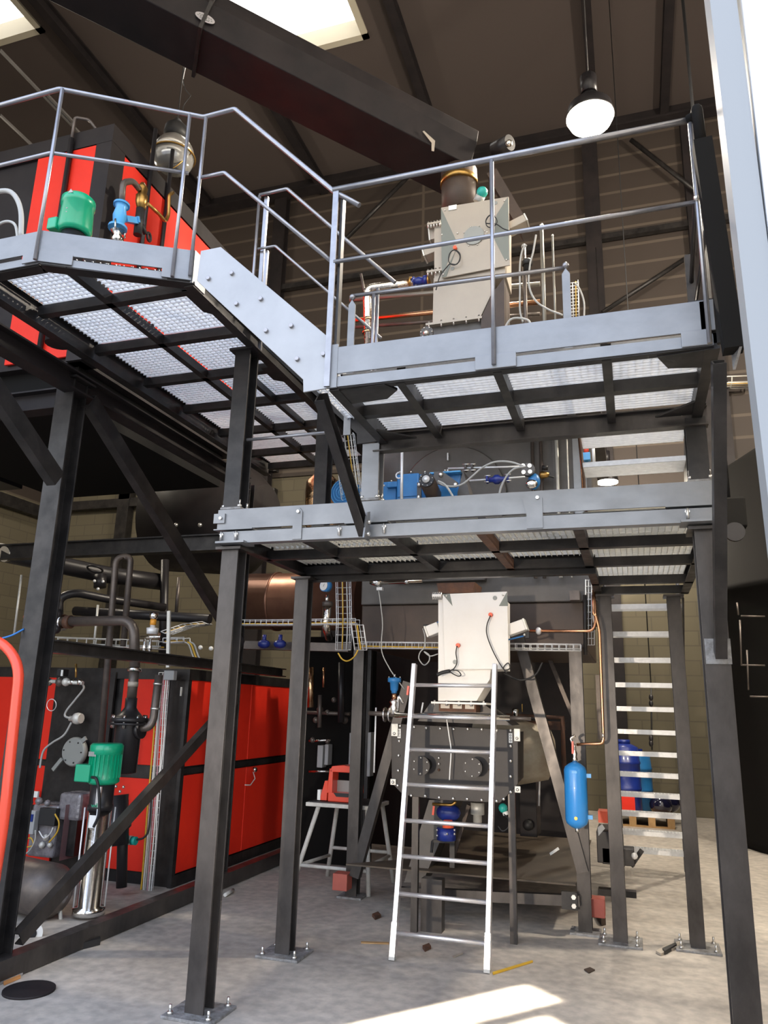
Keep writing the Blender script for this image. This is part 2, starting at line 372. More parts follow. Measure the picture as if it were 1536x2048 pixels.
# ================================================================== steel structure
def grating(x0, x1, y0, y1, z, d='x', pitch=.034, h=.028):
    "press grating: upright bearing bars along d, thin cross rods"
    m = MB()
    if d == 'x':
        n = int((y1-y0)/pitch)
        for i in range(n+1):
            y = y0+(y1-y0)*i/n; m.box((x0, y-.0016, z), (x1, y+.0016, z+h))
        n = int((x1-x0)/(pitch*1.05))
        for i in range(n+1):
            x = x0+(x1-x0)*i/n; m.box((x-.0022, y0, z+h*.45), (x+.0022, y1, z+h))
    else:
        n = int((x1-x0)/pitch)
        for i in range(n+1):
            x = x0+(x1-x0)*i/n; m.box((x-.0016, y0, z), (x+.0016, y1, z+h))
        n = int((y1-y0)/(pitch*1.05))
        for i in range(n+1):
            y = y0+(y1-y0)*i/n; m.box((x0, y-.0022, z+h*.45), (x1, y+.0022, z+h))
    return m
def column(label, x, y, z0, z1, w=.118, h=.125, plate=.30, cap=False, group=None, m='mill', top=None):
    t = T('steel_column', label, 'column', (x, y, z0), group)
    MB().hb((x, y, z0+.012), (x, y, z1), w, h, .012, .009, (0, 1, 0)).build('shaft', m, t, bevel=.002)
    MB().cb((x, y, z0+.008), (plate, plate*.9, .016)).build('base_plate', 'weld_plate', t, bevel=.003)
    for sx in (-1, 1):
        for sy in (-1, 1):
            b = MB(); px, py = x+sx*plate*.38, y+sy*plate*.34
            b.cyl((px, py, z0+.016), (px, py, z0+.030), .016, n=6); b.cyl((px, py, z0+.030), (px, py, z0+.062), .008, n=8)
            b.build('anchor_bolt', 'bolt', t)
    if cap: MB().cb((x, y, z1-.008), (w*1.5, h*1.5, .016)).build('cap_plate', m, t)
    return t
ZM, ZU, ZG = 2.53, 3.10, 3.83      # undersides of mid platform, upper platform and gallery
YM = 3.93
column('dark steel column on the floor under the left front corner of the middle platform', -2.287, 4.03, 0, ZM-.015, w=.112, h=.115, cap=True)
column('dark steel column on a floor plate, second from the left, behind the nearest one', -2.288, 5.095, 0, ZM-.015, w=.104, h=.10, cap=True)
column('large brown-black steel column at the right edge of the picture, under the middle platform', .388, 4.04, 0, ZM-.015, cap=True)
column('steel column at the left side of the lower stair', -.187, 6.285, 0, ZM-.015, w=.10, h=.11, cap=True)
column('steel column at the right side of the lower stair', .334, 6.36, 0, ZM-.015, w=.10, h=.11, cap=True)
column('black steel column standing on the middle platform and carrying the gallery at its front', -2.30, 4.02, 2.75, ZG-.0, w=.11, h=.12, plate=.14, cap=True, m='black_steel')
column('black steel column carrying the gallery behind the front one, above the blue fan motor', -2.13, 4.98, 2.75, ZG, w=.10, h=.11, plate=.13, cap=True, m='black_steel')
column('short grey steel column between middle platform and upper platform, left of the blue gearbox', -1.395, 4.0, 2.75, ZU, w=.105, h=.10, plate=.12, m='grey_steel')
column('short black steel column between middle and upper platform beside the upper steps', .375, 4.02, 2.75, ZU, w=.10, h=.11, plate=.12, m='black_steel')
# small bright chips of weld on columns are left to the material
# ---- middle platform
def platform_beams(t, xs, y0, y1, z, m='black_steel', w=.045, h=.07):
    for x in xs: MB().bar((x, y0, z+h/2), (x, y1, z+h/2), w, h).build('joist', m, t)
mp = T('steel_platform', 'middle steel platform with grating and grey front beam, carried by the floor columns', 'platform', (-1.0, YM, ZM))
X0, X1 = -2.365, .44
MB().box((X0, YM, 2.618), (X1, YM+.008, 2.742)).build('toe_board', 'grey_steel', mp, bevel=.002)
MB().prof((X0+.04, YM+.03, 2.566), (X1, YM+.03, 2.566), [(-.03, -.036), (.03, -.036), (.03, -.028), (-.022, -.028), (-.022, .028), (.03, .028), (.03, .036), (-.03, .036)][::-1], (0, 0, 1)).build('front_beam', 'grey_steel', mp)
MB().box((X0+.04, YM+.06, ZM+.005), (X1, YM+.08, 2.62)).build('edge_angle', 'black_steel', mp)
for (a, b) in ((586, 598), (1053, 1078)):
    p = at(a, 1040, Y=YM-.006); q = at(b, 1040, Y=YM-.006)
    g = MB().poly([(p.x, YM-.008, 2.535), (q.x+.02, YM-.008, 2.535), (q.x+.02, YM-.008, 2.70), (q.x, YM-.008, 2.725), (p.x-.02, YM-.008, 2.70), (p.x, YM-.008, 2.62)], (0, .008, 0)).build('bracket', 'grey_steel', mp)
    MB().cyl((q.x-.005, YM-.020, 2.70), (q.x-.005, YM-.006, 2.70), .010, n=6).build('bolt', 'bolt', g)
g = MB().box((-2.385, YM-.012, 2.655), (-2.31, YM, 2.715)).build('end_bracket', 'grey_steel', mp)
MB().cyl((-2.335, YM-.024, 2.685), (-2.335, YM-.012, 2.685), .010, n=6).build('bolt', 'bolt', g)
for x in (-2.325, -2.225, -1.56, -1.29, .30):
    b = MB().cyl((x, YM-.012, 2.585), (x, YM+.03, 2.585), .0125, n=6); b.cyl((x, YM-.012, 2.545), (x, YM-.012, 2.60), .008, n=6)
    b.build('bolt', 'bolt', mp)
for x in (-2.25, .36): MB().cb((x, YM+.03, 2.531), (.19, .14, .012)).build('seat_plate', 'grey_steel', mp)
for x in (-2.25, -1.40, .33): MB().box((x-.13, YM-.012, 2.612), (x+.13, YM+.06, 2.619)).build('cover_strip', 'grey_steel', mp)
for y, xr in ((4.48, .42), (5.08, .42)): MB().bar((X0+.07, y, ZM+.03), (xr, y, ZM+.03), .055, .06).build('cross_beam', 'black_steel', mp)
for y in (5.82, 6.33): MB().bar((-.26, y, ZM+.03), (.45, y, ZM+.03), .055, .06).build('cross_beam', 'black_steel', mp)
MB().hb((-2.29, 4.0, ZM+.05), (-2.29, 5.14, ZM+.05), .06, .10, .008, .006).build('side_beam', 'black_steel', mp)
MB().hb((.42, 4.0, ZM+.05), (.42, 6.4, ZM+.05), .06, .10, .008, .006).build('side_beam', 'black_steel', mp)
MB().hb((-2.29, 5.14, ZM+.03), (-.2, 5.14, ZM+.03), .06, .14, .008, .006).build('rear_beam', 'black_steel', mp)
platform_beams(mp, (-1.80, -1.27), 4.0, 5.12, ZM)
MB().bar((-.755, 4.0, ZM+.03), (-.755, 5.12, ZM+.03), .05, .06).build('joist', 'rust', mp)
MB().bar((-.235, 4.0, ZM+.035), (-.235, 6.38, ZM+.035), .055, .07).build('joist', 'black_steel', mp)
for (x0, x1) in ((-2.26, -1.82), (-1.78, -1.29), (-1.25, -.78), (-.73, -.26), (-.21, .39)):
    for (y0, y1) in ((4.02, 4.46), (4.50, 5.07)): grating(x0, x1, y0, y1, ZM+.075, 'y').build('grating', 'galv_dull', mp)
for (y0, y1) in ((5.1, 5.80), (5.84, 6.31)): grating(-.21, .39, y0, y1, ZM+.075, 'y').build('grating', 'galv_dull', mp)
# ---- upper platform
YU = 3.15
up = T('steel_platform', 'upper steel platform at the right with bright grating seen from below and pale front board', 'platform', (-.5, YU, ZU))
U0, U1 = -1.35, .395
MB().box((U0+.02, YU, 3.172), (U1+.012, YU+.008, 3.315)).build('toe_board', 'grey_steel', up, bevel=.002)
MB().box((U0+.05, YU+.006, 3.106), (U1, YU+.014, 3.158)).build('front_beam', 'grey_steel', up)
MB().box((U0+.05, YU+.014, 3.100), (U1, YU+.06, 3.108)).build('edge_angle', 'black_steel', up)
MB().box((U0+.05, YU+.05, 3.11), (U1, YU+.06, 3.19)).build('edge_angle', 'black_steel', up)
for (a, b) in ((950, 1032), (1366, 1420)):
    p = at(a, 720, Y=YU-.004); q = at(b, 700, Y=YU-.004)
    MB().box((p.x, YU-.006, 3.105), (q.x, YU, 3.178)).build('bracket', 'grey_steel', up, bevel=.004)
p = at(680, 720, Y=YU); MB().box((U0+.0, YU-.002, 3.10), (U0+.05, YU+.01, 3.33)).build('bracket', 'grey_steel', up)
MB().bar((U0, 3.56, ZU+.03), (U1, 3.56, ZU+.03), .05, .06).build('cross_beam', 'black_steel', up)
MB().hb((U0-.03, 3.97, ZU+.0), (U1+.04, 3.97, ZU+.0), .06, .11, .008, .006).build('rear_beam', 'mill', up)
for x in (U0+.03, U1-.01): MB().bar((x, YU+.02, ZU+.03), (x, 3.96, ZU+.03), .05, .075).build('side_beam', 'black_steel', up)
for x in (-.985, -.52, -.038): MB().bar((x, YU+.03, ZU+.03), (x, 3.95, ZU+.03), .042, .065).build('joist', 'black_steel', up)
for (x0, x1) in ((-1.29, -1.01), (-.965, -.545), (-.50, -.062), (-.016, .36)):
    for (y0, y1) in ((3.20, 3.535), (3.585, 3.93)): grating(x0, x1, y0, y1, ZU+.062, 'x', .030).build('grating', 'galv', up)
MB().poly([(-1.33, 3.19, ZU-.004), (-1.06, 3.17, ZU-.004), (-1.02, 3.25, ZU-.004), (-1.10, 3.34, ZU-.004), (-1.33, 3.36, ZU-.004)], (0, 0, .012)).build('gusset_plate', 'black_steel', up)
MB().poly([(.17, 3.19, ZU-.006), (.42, 3.17, ZU-.006), (.42, 3.36, ZU-.006), (.22, 3.32, ZU-.006)], (0, 0, .014)).build('gusset_plate', 'black_steel', up)
for x, s in ((-1.33, 1), (.40, -1)):
    MB().poly([(x, 3.93, ZU-.002), (x+s*.22, 3.93, ZU-.002), (x, 3.72, ZU-.002)], (0, 0, .01)).build('gusset_plate', 'black_steel', up)
# ---- braces under the upper platform
def brace(label, p, q, w, h, up_=(0, 0, 1), m='black_steel', lug=True):
    t = T('diagonal_brace', label, 'brace', p)
    MB().ub(p, q, w, h, .007, up_).build('bar', m, t)
    if lug:
        v = Vector(p); g = MB().poly([(v.x+.022, v.y-.09, v.z-.05), (v.x+.022, v.y+.0, v.z-.05), (v.x+.022, v.y+.0, v.z+.12), (v.x+.022, v.y-.05, v.z+.10)], (.01, 0, 0)).build('lug', 'grey_steel', t)
        for k in range(2): MB().cyl((v.x+.03, v.y-.045+.01*k, v.z-.02+.07*k), (v.x+.048, v.y-.045+.01*k, v.z-.02+.07*k), .013, n=6).build('bolt', 'bolt', t)
    return t
brace('dark diagonal brace from the middle platform beam up to the upper platform left corner', (-1.40, 3.90, 2.55), (-1.40, 3.20, 3.08), .05, .075)
brace('dark brace bar in front of the right-hand column under the upper platform corner', (.398, 3.935, 1.88), (.405, 3.14, 3.02), .052, .075, lug=False)
MB_ = MB().poly([(.335, 3.968, 1.84), (.45, 3.968, 1.84), (.45, 3.968, 1.96), (.335, 3.968, 1.96)], (0, .008, 0)).build('weld_plate', 'weld_plate')
tag(MB_, 'ragged light weld plate on the right column under the foot of its brace', 'plate')
# ---- gallery
gl = T('steel_gallery', 'long high gallery with bright grating and pale kinked front board, upper left', 'gallery', (-2.8, 3.0, ZG))
A0 = (-3.9, 2.78); A1 = (-2.885, 2.78); A2 = (-2.195, 3.165)
def wallplate(name, a, b, z0, z1, t, m, off=0, par=gl, bev=0):
    d = Vector((b[0]-a[0], b[1]-a[1], 0)).normalized(); n = Vector((-d.y, d.x, 0))
    p = Vector((a[0], a[1], 0))+n*off; q = Vector((b[0], b[1], 0))+n*off
    return MB().poly([(p.x, p.y, z0), (q.x, q.y, z0), (q.x, q.y, z1), (p.x, p.y, z1)], n*t).build(name, m, par, bevel=bev)
wallplate('toe_board', A0, A1, 3.893, 4.025, .008, 'grey_steel'); wallplate('toe_board', A1, A2, 3.893, 4.025, .008, 'grey_steel')
wallplate('front_beam', A0, A1, 3.835, 3.878, .008, 'grey_steel', .012); wallplate('front_beam', A1, A2, 3.835, 3.878, .008, 'grey_steel', .012)
wallplate('edge_angle', A0, A1, 3.83, 3.91, .008, 'black_steel', .06); wallplate('edge_angle', A1, A2, 3.83, 3.91, .008, 'black_steel', .06)
dA = (Vector((*A2, 0))-Vector((*A1, 0)))
for f0, f1 in ((0.0, .215), (.80, 1.0)):
    a = Vector((*A1, 0))+dA*f0; b = Vector((*A1, 0))+dA*f1; wallplate('bracket', (a.x, a.y), (b.x, b.y), 3.84, 3.90, .008, 'grey_steel', -.003)
wallplate('bracket', (-2.99, 2.78), A1, 3.84, 3.90, .008, 'grey_steel', -.003)
MB().box((-2.205, 3.17, 3.83), (-2.19, 3.30, 4.03)).build('end_plate', 'grey_steel', gl)
MB().bar((-3.9, 2.84, 3.835), (-2.9, 2.84, 3.835), .07, .012).build('edge_angle', 'black_steel', gl)
MB().bar((-2.9, 2.83, 3.835), (-2.2, 3.215, 3.835), .07, .012).build('edge_angle', 'black_steel', gl)
MB().hb((-2.225, 3.19, ZG+.04), (-2.225, 6.4, ZG+.04), .06, .10, .008, .006).build('side_beam', 'black_steel', gl)
MB().hb((-3.33, 2.85, ZG+.02), (-3.33, 6.4, ZG+.02), .07, .14, .008, .006).build('side_beam', 'black_steel', gl)
MB().bar((-2.79, 2.86, ZG+.03), (-2.79, 6.35, ZG+.03), .045, .06).build('spine_beam', 'black_steel', gl)
MB().bar((-2.50, 4.34, ZG+.03), (-2.50, 6.35, ZG+.03), .035, .05).build('spine_beam', 'black_steel', gl)
CY = (3.265, 3.785, 4.325, 4.85, 5.40, 5.96, 6.36)
for y in CY: MB().bar((-3.30, y, ZG+.03), (-2.24, y, ZG+.03), .05, .06).build('cross_beam', 'black_steel', gl)
# gratings: the front pair is cut to the kinked edge
def grate_cut(x0, x1, y1, z, edge):
    m = MB(); y = y1
    while y > 2.84:
        xa, xb = x0, x1
        if y < edge(x1): xb = min(x1, -2.885+(y-2.86)/(.385/.69))
        if xb > xa+.03: m.box((xa, y-.0016, z), (xb, y+.0016, z+.028))
        y -= .034
    x = x0
    while x <= x1:
        ys = max(2.85, edge(x)); m.box((x-.0022, ys, z+.013), (x+.0022, y1, z+.028)); x += .036
    return m
edge = lambda x: 2.86+max(0, (x+2.885))*.558
grate_cut(-3.27, -2.81, 3.24, ZG+.062, edge).build('grating', 'galv', gl); grate_cut(-2.77, -2.25, 3.24, ZG+.062, edge).build('grating', 'galv', gl)
for i in range(6):
    y0, y1 = CY[i]+.025, CY[i+1]-.025
    for (x0, x1) in ((-3.28, -2.81), (-2.77, -2.25)): grating(x0, x1, y0, y1, ZG+.062, 'x').build('grating', 'galv', gl)
grating(-5.4, -3.75, 2.86, 3.7, ZG+.062, 'x').build('grating', 'galv_dull', gl)
MB().poly([(-2.30, 3.24, ZG-.002), (-2.22, 3.24, ZG-.002), (-2.22, 3.55, ZG-.002), (-2.30, 3.47, ZG-.002)], (0, 0, .01)).build('gusset_plate', 'black_steel', gl)
MB().poly([(-2.32, 4.25, ZG-.002), (-2.20, 4.25, ZG-.002), (-2.20, 4.55, ZG-.002), (-2.32, 4.45, ZG-.002)], (0, 0, .01)).build('gusset_plate', 'black_steel', gl)
# ---- guardrails
def rail_thing(label, cat, loc, tubes, posts, r=.0135, rm=.011, rp=.0105, flat=()):
    t = T('guardrail', label, cat, loc)
    for nm, pts in tubes: MB().tube(pts, r if nm == 'handrail' else rm, 10, .012, 2).build(nm, 'rail', t)
    for a, b in posts: MB().cyl(a, b, rp, n=10).build('post', 'rail', t)
    return t
gr = rail_thing('gallery guardrail with two tubes kinked at a post, in front of the red housing', 'railing', (-2.9, 2.78, 3.85),
    [('handrail', [(-3.9, 2.77, 4.94), (-2.915, 2.77, 4.94), (-2.215, 3.155, 4.907), (-2.01, 3.155, 4.912), (-1.37, 3.155, 4.228), (-1.22, 3.155, 4.11)]),
     ('mid_rail', [(-3.9, 2.77, 4.51), (-2.90, 2.77, 4.51), (-2.26, 3.13, 4.515)]),
     ('mid_rail', [(-2.21, 3.155, 4.49), (-2.04, 3.155, 4.49), (-1.355, 3.155, 3.80)])],
    [((-2.89, 2.765, 3.84), (-2.89, 2.765, 4.93)), ((-2.275, 3.105, 3.84), (-2.275, 3.105, 4.895)), ((-2.195, 3.15, 3.86), (-2.195, 3.15, 4.895))])
ur = rail_thing('long front guardrail of the upper platform, rising to the right under the bright lamp', 'railing', (-.5, 3.14, 3.1),
    [('handrail', [(-1.365, 3.14, 4.222), (.372, 3.14, 4.222)]), ('mid_rail', [(-1.34, 3.14, 3.79), (.385, 3.14, 3.79)])],
    [((-.528, 3.135, 3.12), (-.528, 3.135, 4.215)), ((.378, 3.135, 3.105), (.378, 3.135, 4.20))], r=.015)
MB().box((-1.362, 3.135, 3.105), (-1.332, 3.147, 4.21)).build('post', 'rail', ur); MB().box((-1.328, 3.16, 3.105), (-1.314, 3.20, 4.19)).build('post', 'black_steel', ur)
MB().box((.352, 3.150, 3.17), (.374, 3.158, 3.31)).build('post_foot', 'rail', ur); MB().ball((.376, 3.125, 3.80), .013).build('end_ball', 'bolt', ur)
fr = rail_thing('far stair handrail on the gallery side, dark tubes kinked downwards', 'railing', (-2.28, 4.0, 3.85),
    [('handrail', [(-2.29, 4.0, 5.016), (-2.08, 4.0, 5.022), (-1.288, 4.0, 4.171)]), ('mid_rail', [(-2.27, 4.0, 4.587), (-2.14, 4.0, 4.587), (-1.37, 4.0, 3.80)])],
    [((-2.29, 4.0, 3.86), (-2.29, 4.0, 5.01)), ((-1.40, 4.0, 3.17), (-1.40, 4.0, 4.15))], r=.012, rm=.009)
MB().box((-2.262, 4.02, 3.84), (-2.235, 4.04, 5.01)).build('post', 'rail', fr)
MB().box((-2.225, 4.02, 3.84), (-2.205, 4.04, 4.58)).build('post', 'rail', fr)
br = T('guardrail', 'low rear rail of the upper platform between two flat posts with ball heads', 'railing', (-.9, 3.95, 3.16))
MB().tube([(-1.545, 3.95, 4.09), (-.25, 3.95, 4.068)], .0125).build('handrail', 'rail', br)
for x in (-1.545, -.245):
    MB().poly([(x-.022, 3.935, 3.16), (x+.022, 3.935, 3.16), (x+.022, 3.935, 4.02), (x, 3.935, 4.055), (x-.022, 3.935, 4.02)], (0, .012, 0)).build('post', 'grey_steel', br)
    MB().ball((x, 3.94, 4.075), .020).build('ball_head', 'rail', br)
MB().cyl((-1.40, 3.93, 3.2), (-1.40, 3.93, 4.07), .010).build('post', 'rail', br)
# thin tube between gallery column and brace above the middle platform
tb = rail_thing('thin round tube from the front gallery column to the brace above the middle platform', 'rail', (-2.2, 3.98, 3.35),
    [('mid_rail', [at(494, 880, Y=3.99), at(675, 863, Y=3.99)])], [], rm=.010)
# post, bent hood tube and side rail coloured black to stand for deep shade
bp_ = T('steel_post', 'post coloured black for deep shade at the right end of the upper guardrail beside the white door frame', 'post', (.425, 3.1, 3.05))
P0 = at(1466, 700, Y=3.05); P1 = at(1414, 285, Y=3.05)
MB().bar((.452, 3.05, 3.02), (.408, 3.05, P1.z), .075, .075, (0, 1, 0)).build('shaft', 'matt_black', bp_)
MB().tube([(.372, 3.14, 4.222), (.402, 3.12, 4.222), (.402, 3.06, 4.215), (.404, 3.05, 4.02)], .024, 10, .06).build('bent_tube', 'matt_black', bp_)
MB().box((.31, 3.17, 3.12), (.47, 3.19, 3.33)).build('corner_plate', 'black_steel', bp_)
MB().poly([(.45, 3.1, 2.96), (.47, 3.02, 3.02), (.475, 3.02, 3.05), (.45, 3.1, 3.05)], (.01, 0, 0)).build('gusset', 'weld_plate', bp_)
sr = T('guardrail', 'side guardrail at the right end of the upper platform, running back in shade', 'railing', (.40, 3.6, 3.1))
MB().tube([(.41, 3.2, 4.12), (.41, 3.93, 3.85)], .012).build('handrail', 'pipe_black', sr); MB().tube([(.41, 3.2, 3.68), (.41, 3.93, 3.66)], .010).build('mid_rail', 'pipe_black', sr)
MB().box((.385, 3.92, 3.15), (.43, 3.96, 4.02)).build('post', 'black_steel', sr)
# ---- stair from gallery down to the upper platform
st = T('steel_stair', 'short stair with pale bolted side plate going down from the gallery to the upper platform', 'stair', (-1.75, 3.16, 3.1))
SP = [(-2.147, 4.011), (-2.023, 4.013), (-1.352, 3.374), (-1.347, 3.104), (-1.479, 3.097), (-1.484, 3.165), (-2.153, 3.826)]
for y in (3.158, 3.94):
    sg = MB().poly([(x, y, z) for x, z in SP], (0, .010, 0)).build('stringer', mat('stringer_steel', (.33, .335, .345), .42, .45, (.40, .405, .415), 2.2, .5, .03, 20) if y < 3.5 else 'black_steel', st, bevel=.002)
    if y < 3.5:
        for k in range(4):
            for dx in (0, .142):
                x, z = -2.079+.186*k+dx, 3.826-.182*k+.008*(dx > 0)
                MB().cyl((x, y-.014, z), (x, y, z), .0135, n=6).build('bolt', mat('bolt_grey', (.36, .35, .36), .35, .8) if 'bolt_grey' not in M else 'bolt_grey', sg, bevel=.002)
for k in range(4):
    x, z = -2.10+.186*k, 3.80-.182*k
    grating(x, x+.20, 3.17, 3.935, z, 'y', .034, .025).build('tread', 'galv', st)
# ---- three steps from the middle to the upper platform
us = T('steel_stair', 'flight of wide grating steps seen edge-on between middle and upper platform, right', 'stair', (.08, 4.2, 2.75))
for k, (yy, z) in enumerate(((4.62, 2.80), (4.34, 2.985), (4.20, 3.125))):
    tr = MB(); tr.box((-.215, yy, z), (.345, yy+.006, z+.03)); tr.box((-.215, yy+.21, z), (.345, yy+.216, z+.03))
    g = grating(-.215, .345, yy, yy+.216, z+.0, 'x', .03, .028); tr.add(g.v, g.f); tr.build('tread', 'galv' if k else 'galv_dull', us)
for x in (-.225, .352): MB().poly([(x, 4.62, 2.76), (x, 4.86, 2.76), (x, 4.46, 3.14), (x, 4.16, 3.14)], (.006, 0, 0)).build('stringer', 'rust' if x < 0 else 'black_steel', us)
# ---- lower stair
ls = T('steel_stair', 'long lower stair with twelve pale grating treads behind its two columns', 'stair', (.10, 7.5, 0))
for k in range(1, 13):
    z = 2.65-.204*k; y = 6.35+.213*k
    tr = MB(); g = grating(-.19, .40, y, y+.20, z, 'x', .03, .028); tr.add(g.v, g.f); tr.box((-.19, y-.004, z-.008), (.40, y+.002, z+.034)); tr.build('tread', 'galv', ls)
    if k > 0:
        for x in (-.195, .405): MB().cyl((x, y+.03, z+.012), (x+(.012 if x < 0 else -.012), y+.03, z+.012), .012, n=6).build('bolt', 'bolt', ls)
for x in (-.205, .41):
    MB().bar((x, 6.42, 2.53), (x, 9.05, .03), .012, .11).build('stringer', 'black_steel', ls)
    MB().tube([(x, 6.45, 3.2), (x, 9.0, .95), (x, 9.05, .03)], .015, 8, .1).build('handrail', 'rail', ls)
# ---- frame on the left
FX = -3.675
column('tall dark steel column with a bright edge at the far left, standing on the floor', FX, 4.02, 0, 3.78, w=.15, h=.14, plate=.26, cap=True, m='black_steel')
column('dark frame column hidden behind the nearest column, between the red panels', FX+.02, 6.62, 0, 3.78, w=.10, h=.10, plate=.2, m='black_steel')
def single(name, mb, m, label, cat, group=None): return tag(mb.build(name, m), label, cat, group)
single('floor_beam', MB().bar((-3.6, 3.3, .065), (-3.6, 7.9, .065), .10, .118), 'mill', 'long dark beam lying on the floor along the foot of the red boiler', 'beam')
single('frame_beam', MB().hb((-3.62, 4.09, 1.93), (-3.62, 7.6, 1.93), .10, .085, .01, .01), 'mill', 'level dark beam above the lower red boiler, crossing in front of the pipes', 'beam')
single('diagonal_brace', MB().ub((-3.59, 4.10, .20), (-3.59, 6.56, 1.65), .06, .085, .008), 'mill', 'low dark diagonal brace rising across the green pump to the nearest column', 'brace')
single('diagonal_brace', MB().ub((-3.59, 4.10, 3.66), (-3.59, 6.56, 2.13), .07, .12, .008), 'black_steel', 'high dark diagonal brace falling away behind the left column towards the nearest column', 'brace')
single('diagonal_brace', MB().ub((-3.62, 2.95, 3.66), (-3.62, 3.92, 3.02), .07, .12, .008), 'black_steel', 'dark knee brace at the upper left edge joining the far left column', 'brace')
single('support_beam', MB().hb((-3.62, 2.9, 3.74), (-3.62, 6.5, 3.74), .12, .14, .012, .01), 'duct_black', 'dark beam on top of the left frame under the gallery edge', 'beam')
single('support_beam', MB().hb((-6.4, 4.2, 3.74), (-3.7, 4.2, 3.74), .12, .16, .012, .01), 'duct_black', 'dark cross beam carrying the upper red housing, left of the frame column', 'beam')
single('support_beam', MB().hb((-6.4, 6.3, 3.1), (-2.4, 6.3, 3.1), .12, .16, .012, .01), 'black_steel', 'dark beam behind the left frame, high above the cable rack', 'beam')
# ================================================================== central plant
# furnace housing behind the middle platform
HY = 6.55
fh = T('furnace_housing', 'huge dark steel furnace housing behind the middle platform, grey above and brown below', 'furnace', (-1.35, HY, 0))
hx0, hx1 = at(722, 1200, Y=HY).x, at(1166, 1200, Y=HY).x
hz0 = at(1160, 1296, Y=HY).z; hzm = at(900, 1207, Y=HY).z
MB().box((hx0, HY+.03, hz0), (hx1, 8.6, hzm)).build('lower_shell', 'machine_brown', fh, bevel=.01)
m = MB(); m.box((hx0, HY, hzm), (hx1+.12, 8.6, 3.98)); m.build('upper_shell', 'machine_grey', fh, bevel=.01)
p0 = at(1160, 1170, Y=HY).x
m = MB()
for px in (1110, 1168): x = at(px, 950, Y=HY-.02).x; m.box((x-.012, HY-.05, 2.9), (x+.012, HY, 3.97))
m.build('stiffener', 'machine_grey', fh)
x = at(1152, 950, Y=HY).x; MB().box((x-.02, HY-.02, 2.75), (x+.09, HY-.004, 3.97)).build('end_plate', 'grey_steel', fh)
for px in (1066, 1083, 1115, 1136):
    x = at(px, 950, Y=HY-.08).x; MB().cyl((x, HY-.08, 2.7), (x, HY-.08, 3.97), .016 if px != 1136 else .007, n=8).build('riser_tube', 'pipe_dark' if px < 1100 else 'galv_dull', fh)
MB().box((-2.15, 5.25, 4.20), (-.15, 8.6, 4.28)).build('upper_deck', 'machine_grey', fh)
MB().box((-2.0, HY+.1, 3.9), (-.3, 8.5, 4.22)).build('upper_body', 'machine_grey', fh)
# access flange plate below (wide dark band with bright edge)
MB().box((at(900, 1160, Y=HY).x-.5, HY-.10, at(900, 1165, Y=HY).z), (at(960, 1160, Y=HY).x+.06, HY, at(900, 1140, Y=HY).z)).build('inlet_box', 'machine_grey', fh)
lidz = at(900, 985, Y=HY-.06)
MB().lathe((-1.43-.06, HY-.02, 3.47), (-1.49, HY-.09, 3.47), [(0, .50), (.03, .50), (.034, .49), (.034, 0)], 48).build('round_door', 'machine_grey', fh)
ln = MB()
for z in (3.86, 3.70): ln.box((at(896, 920, Y=HY-.07).x-.006, HY-.085, z-.035), (at(896, 920, Y=HY-.07).x+.006, HY-.055, z+.035))
ln.build('clip', 'galv', fh)
# side shell beneath upper band, and supports
LG = T('machine_frame', 'dark steel frame with two legs and inclined struts carrying the furnace housing', 'frame', (-1.4, 6.5, 0))
for lx, ly in ((-2.42, 6.75), (-.44, 6.44)):
    MB().hb((lx, ly, 0), (lx, ly, hz0+.02), .10, .10, .010, .008, (0, 1, 0)).build('leg', 'mill', LG)
    MB().cb((lx, ly, .008), (.22, .2, .016)).build('foot_plate', 'weld_plate', LG)
a = at(1040, 1335, Y=6.44); b = at(1172, 1742, Y=6.44)
MB().bar((a.x, 6.40, a.z+.25), (b.x-.02, 6.40, b.z), .085, .08, (0, 1, 0)).build('strut', 'mill', LG)
a = at(792, 1462, Y=6.58); b = at(712, 1752, Y=6.58)
a = b+(a-b)*1.35
MB().bar((a.x, 6.56, a.z), (b.x, 6.56, b.z), .085, .08, (0, 1, 0)).build('strut', 'mill', LG)
a = at(990, 1800, Y=6.36); b = at(1150, 1800, Y=6.36)
MB().bar((-1.9, 6.36, at(820, 1786, Y=6.36).z), (-.47, 6.36, b.z+.0), .06, .075).build('cross_beam', 'mill', LG)
cp = MB().box((-.60, 6.31, b.z-.06), (-.485, 6.35, b.z+.06)).build('splice_plate', 'black_steel', LG)
for dz in (-.03, .03): MB().cyl((-.51, 6.295, b.z+dz), (-.51, 6.32, b.z+dz), .018, n=6).build('bolt', 'bolt', cp)
pl = MB().poly([(-2.34, 6.34, .34), (-.50, 6.40, .335), (-.5, 8.6, .335), (-1.85, 8.6, .34), (-1.85, 6.85, .34)], (0, 0, -.012)).build('floor_plate', mat('plate_brown', (.075, .055, .038), .6, .2, (.11, .085, .06), 3, .5), LG)
for (px, py, w) in ((686, 1761, .13), (1194, 1812, .12)):
    c = at(px, py, Y=6.55)
    o = MB().box((c.x-w/2, 6.47, c.z-.065), (c.x+w/2, 6.60, c.z+.065)).build('beam_end', mat('red_oxide%d' % px, (.42, .10, .07), .6, 0, (.36, .08, .055), 8, .5), None, bevel=.004)
    tag(o, 'square red-painted beam end beside the %s leg of the machine frame' % ('left' if px < 700 else 'right'), 'beam end')
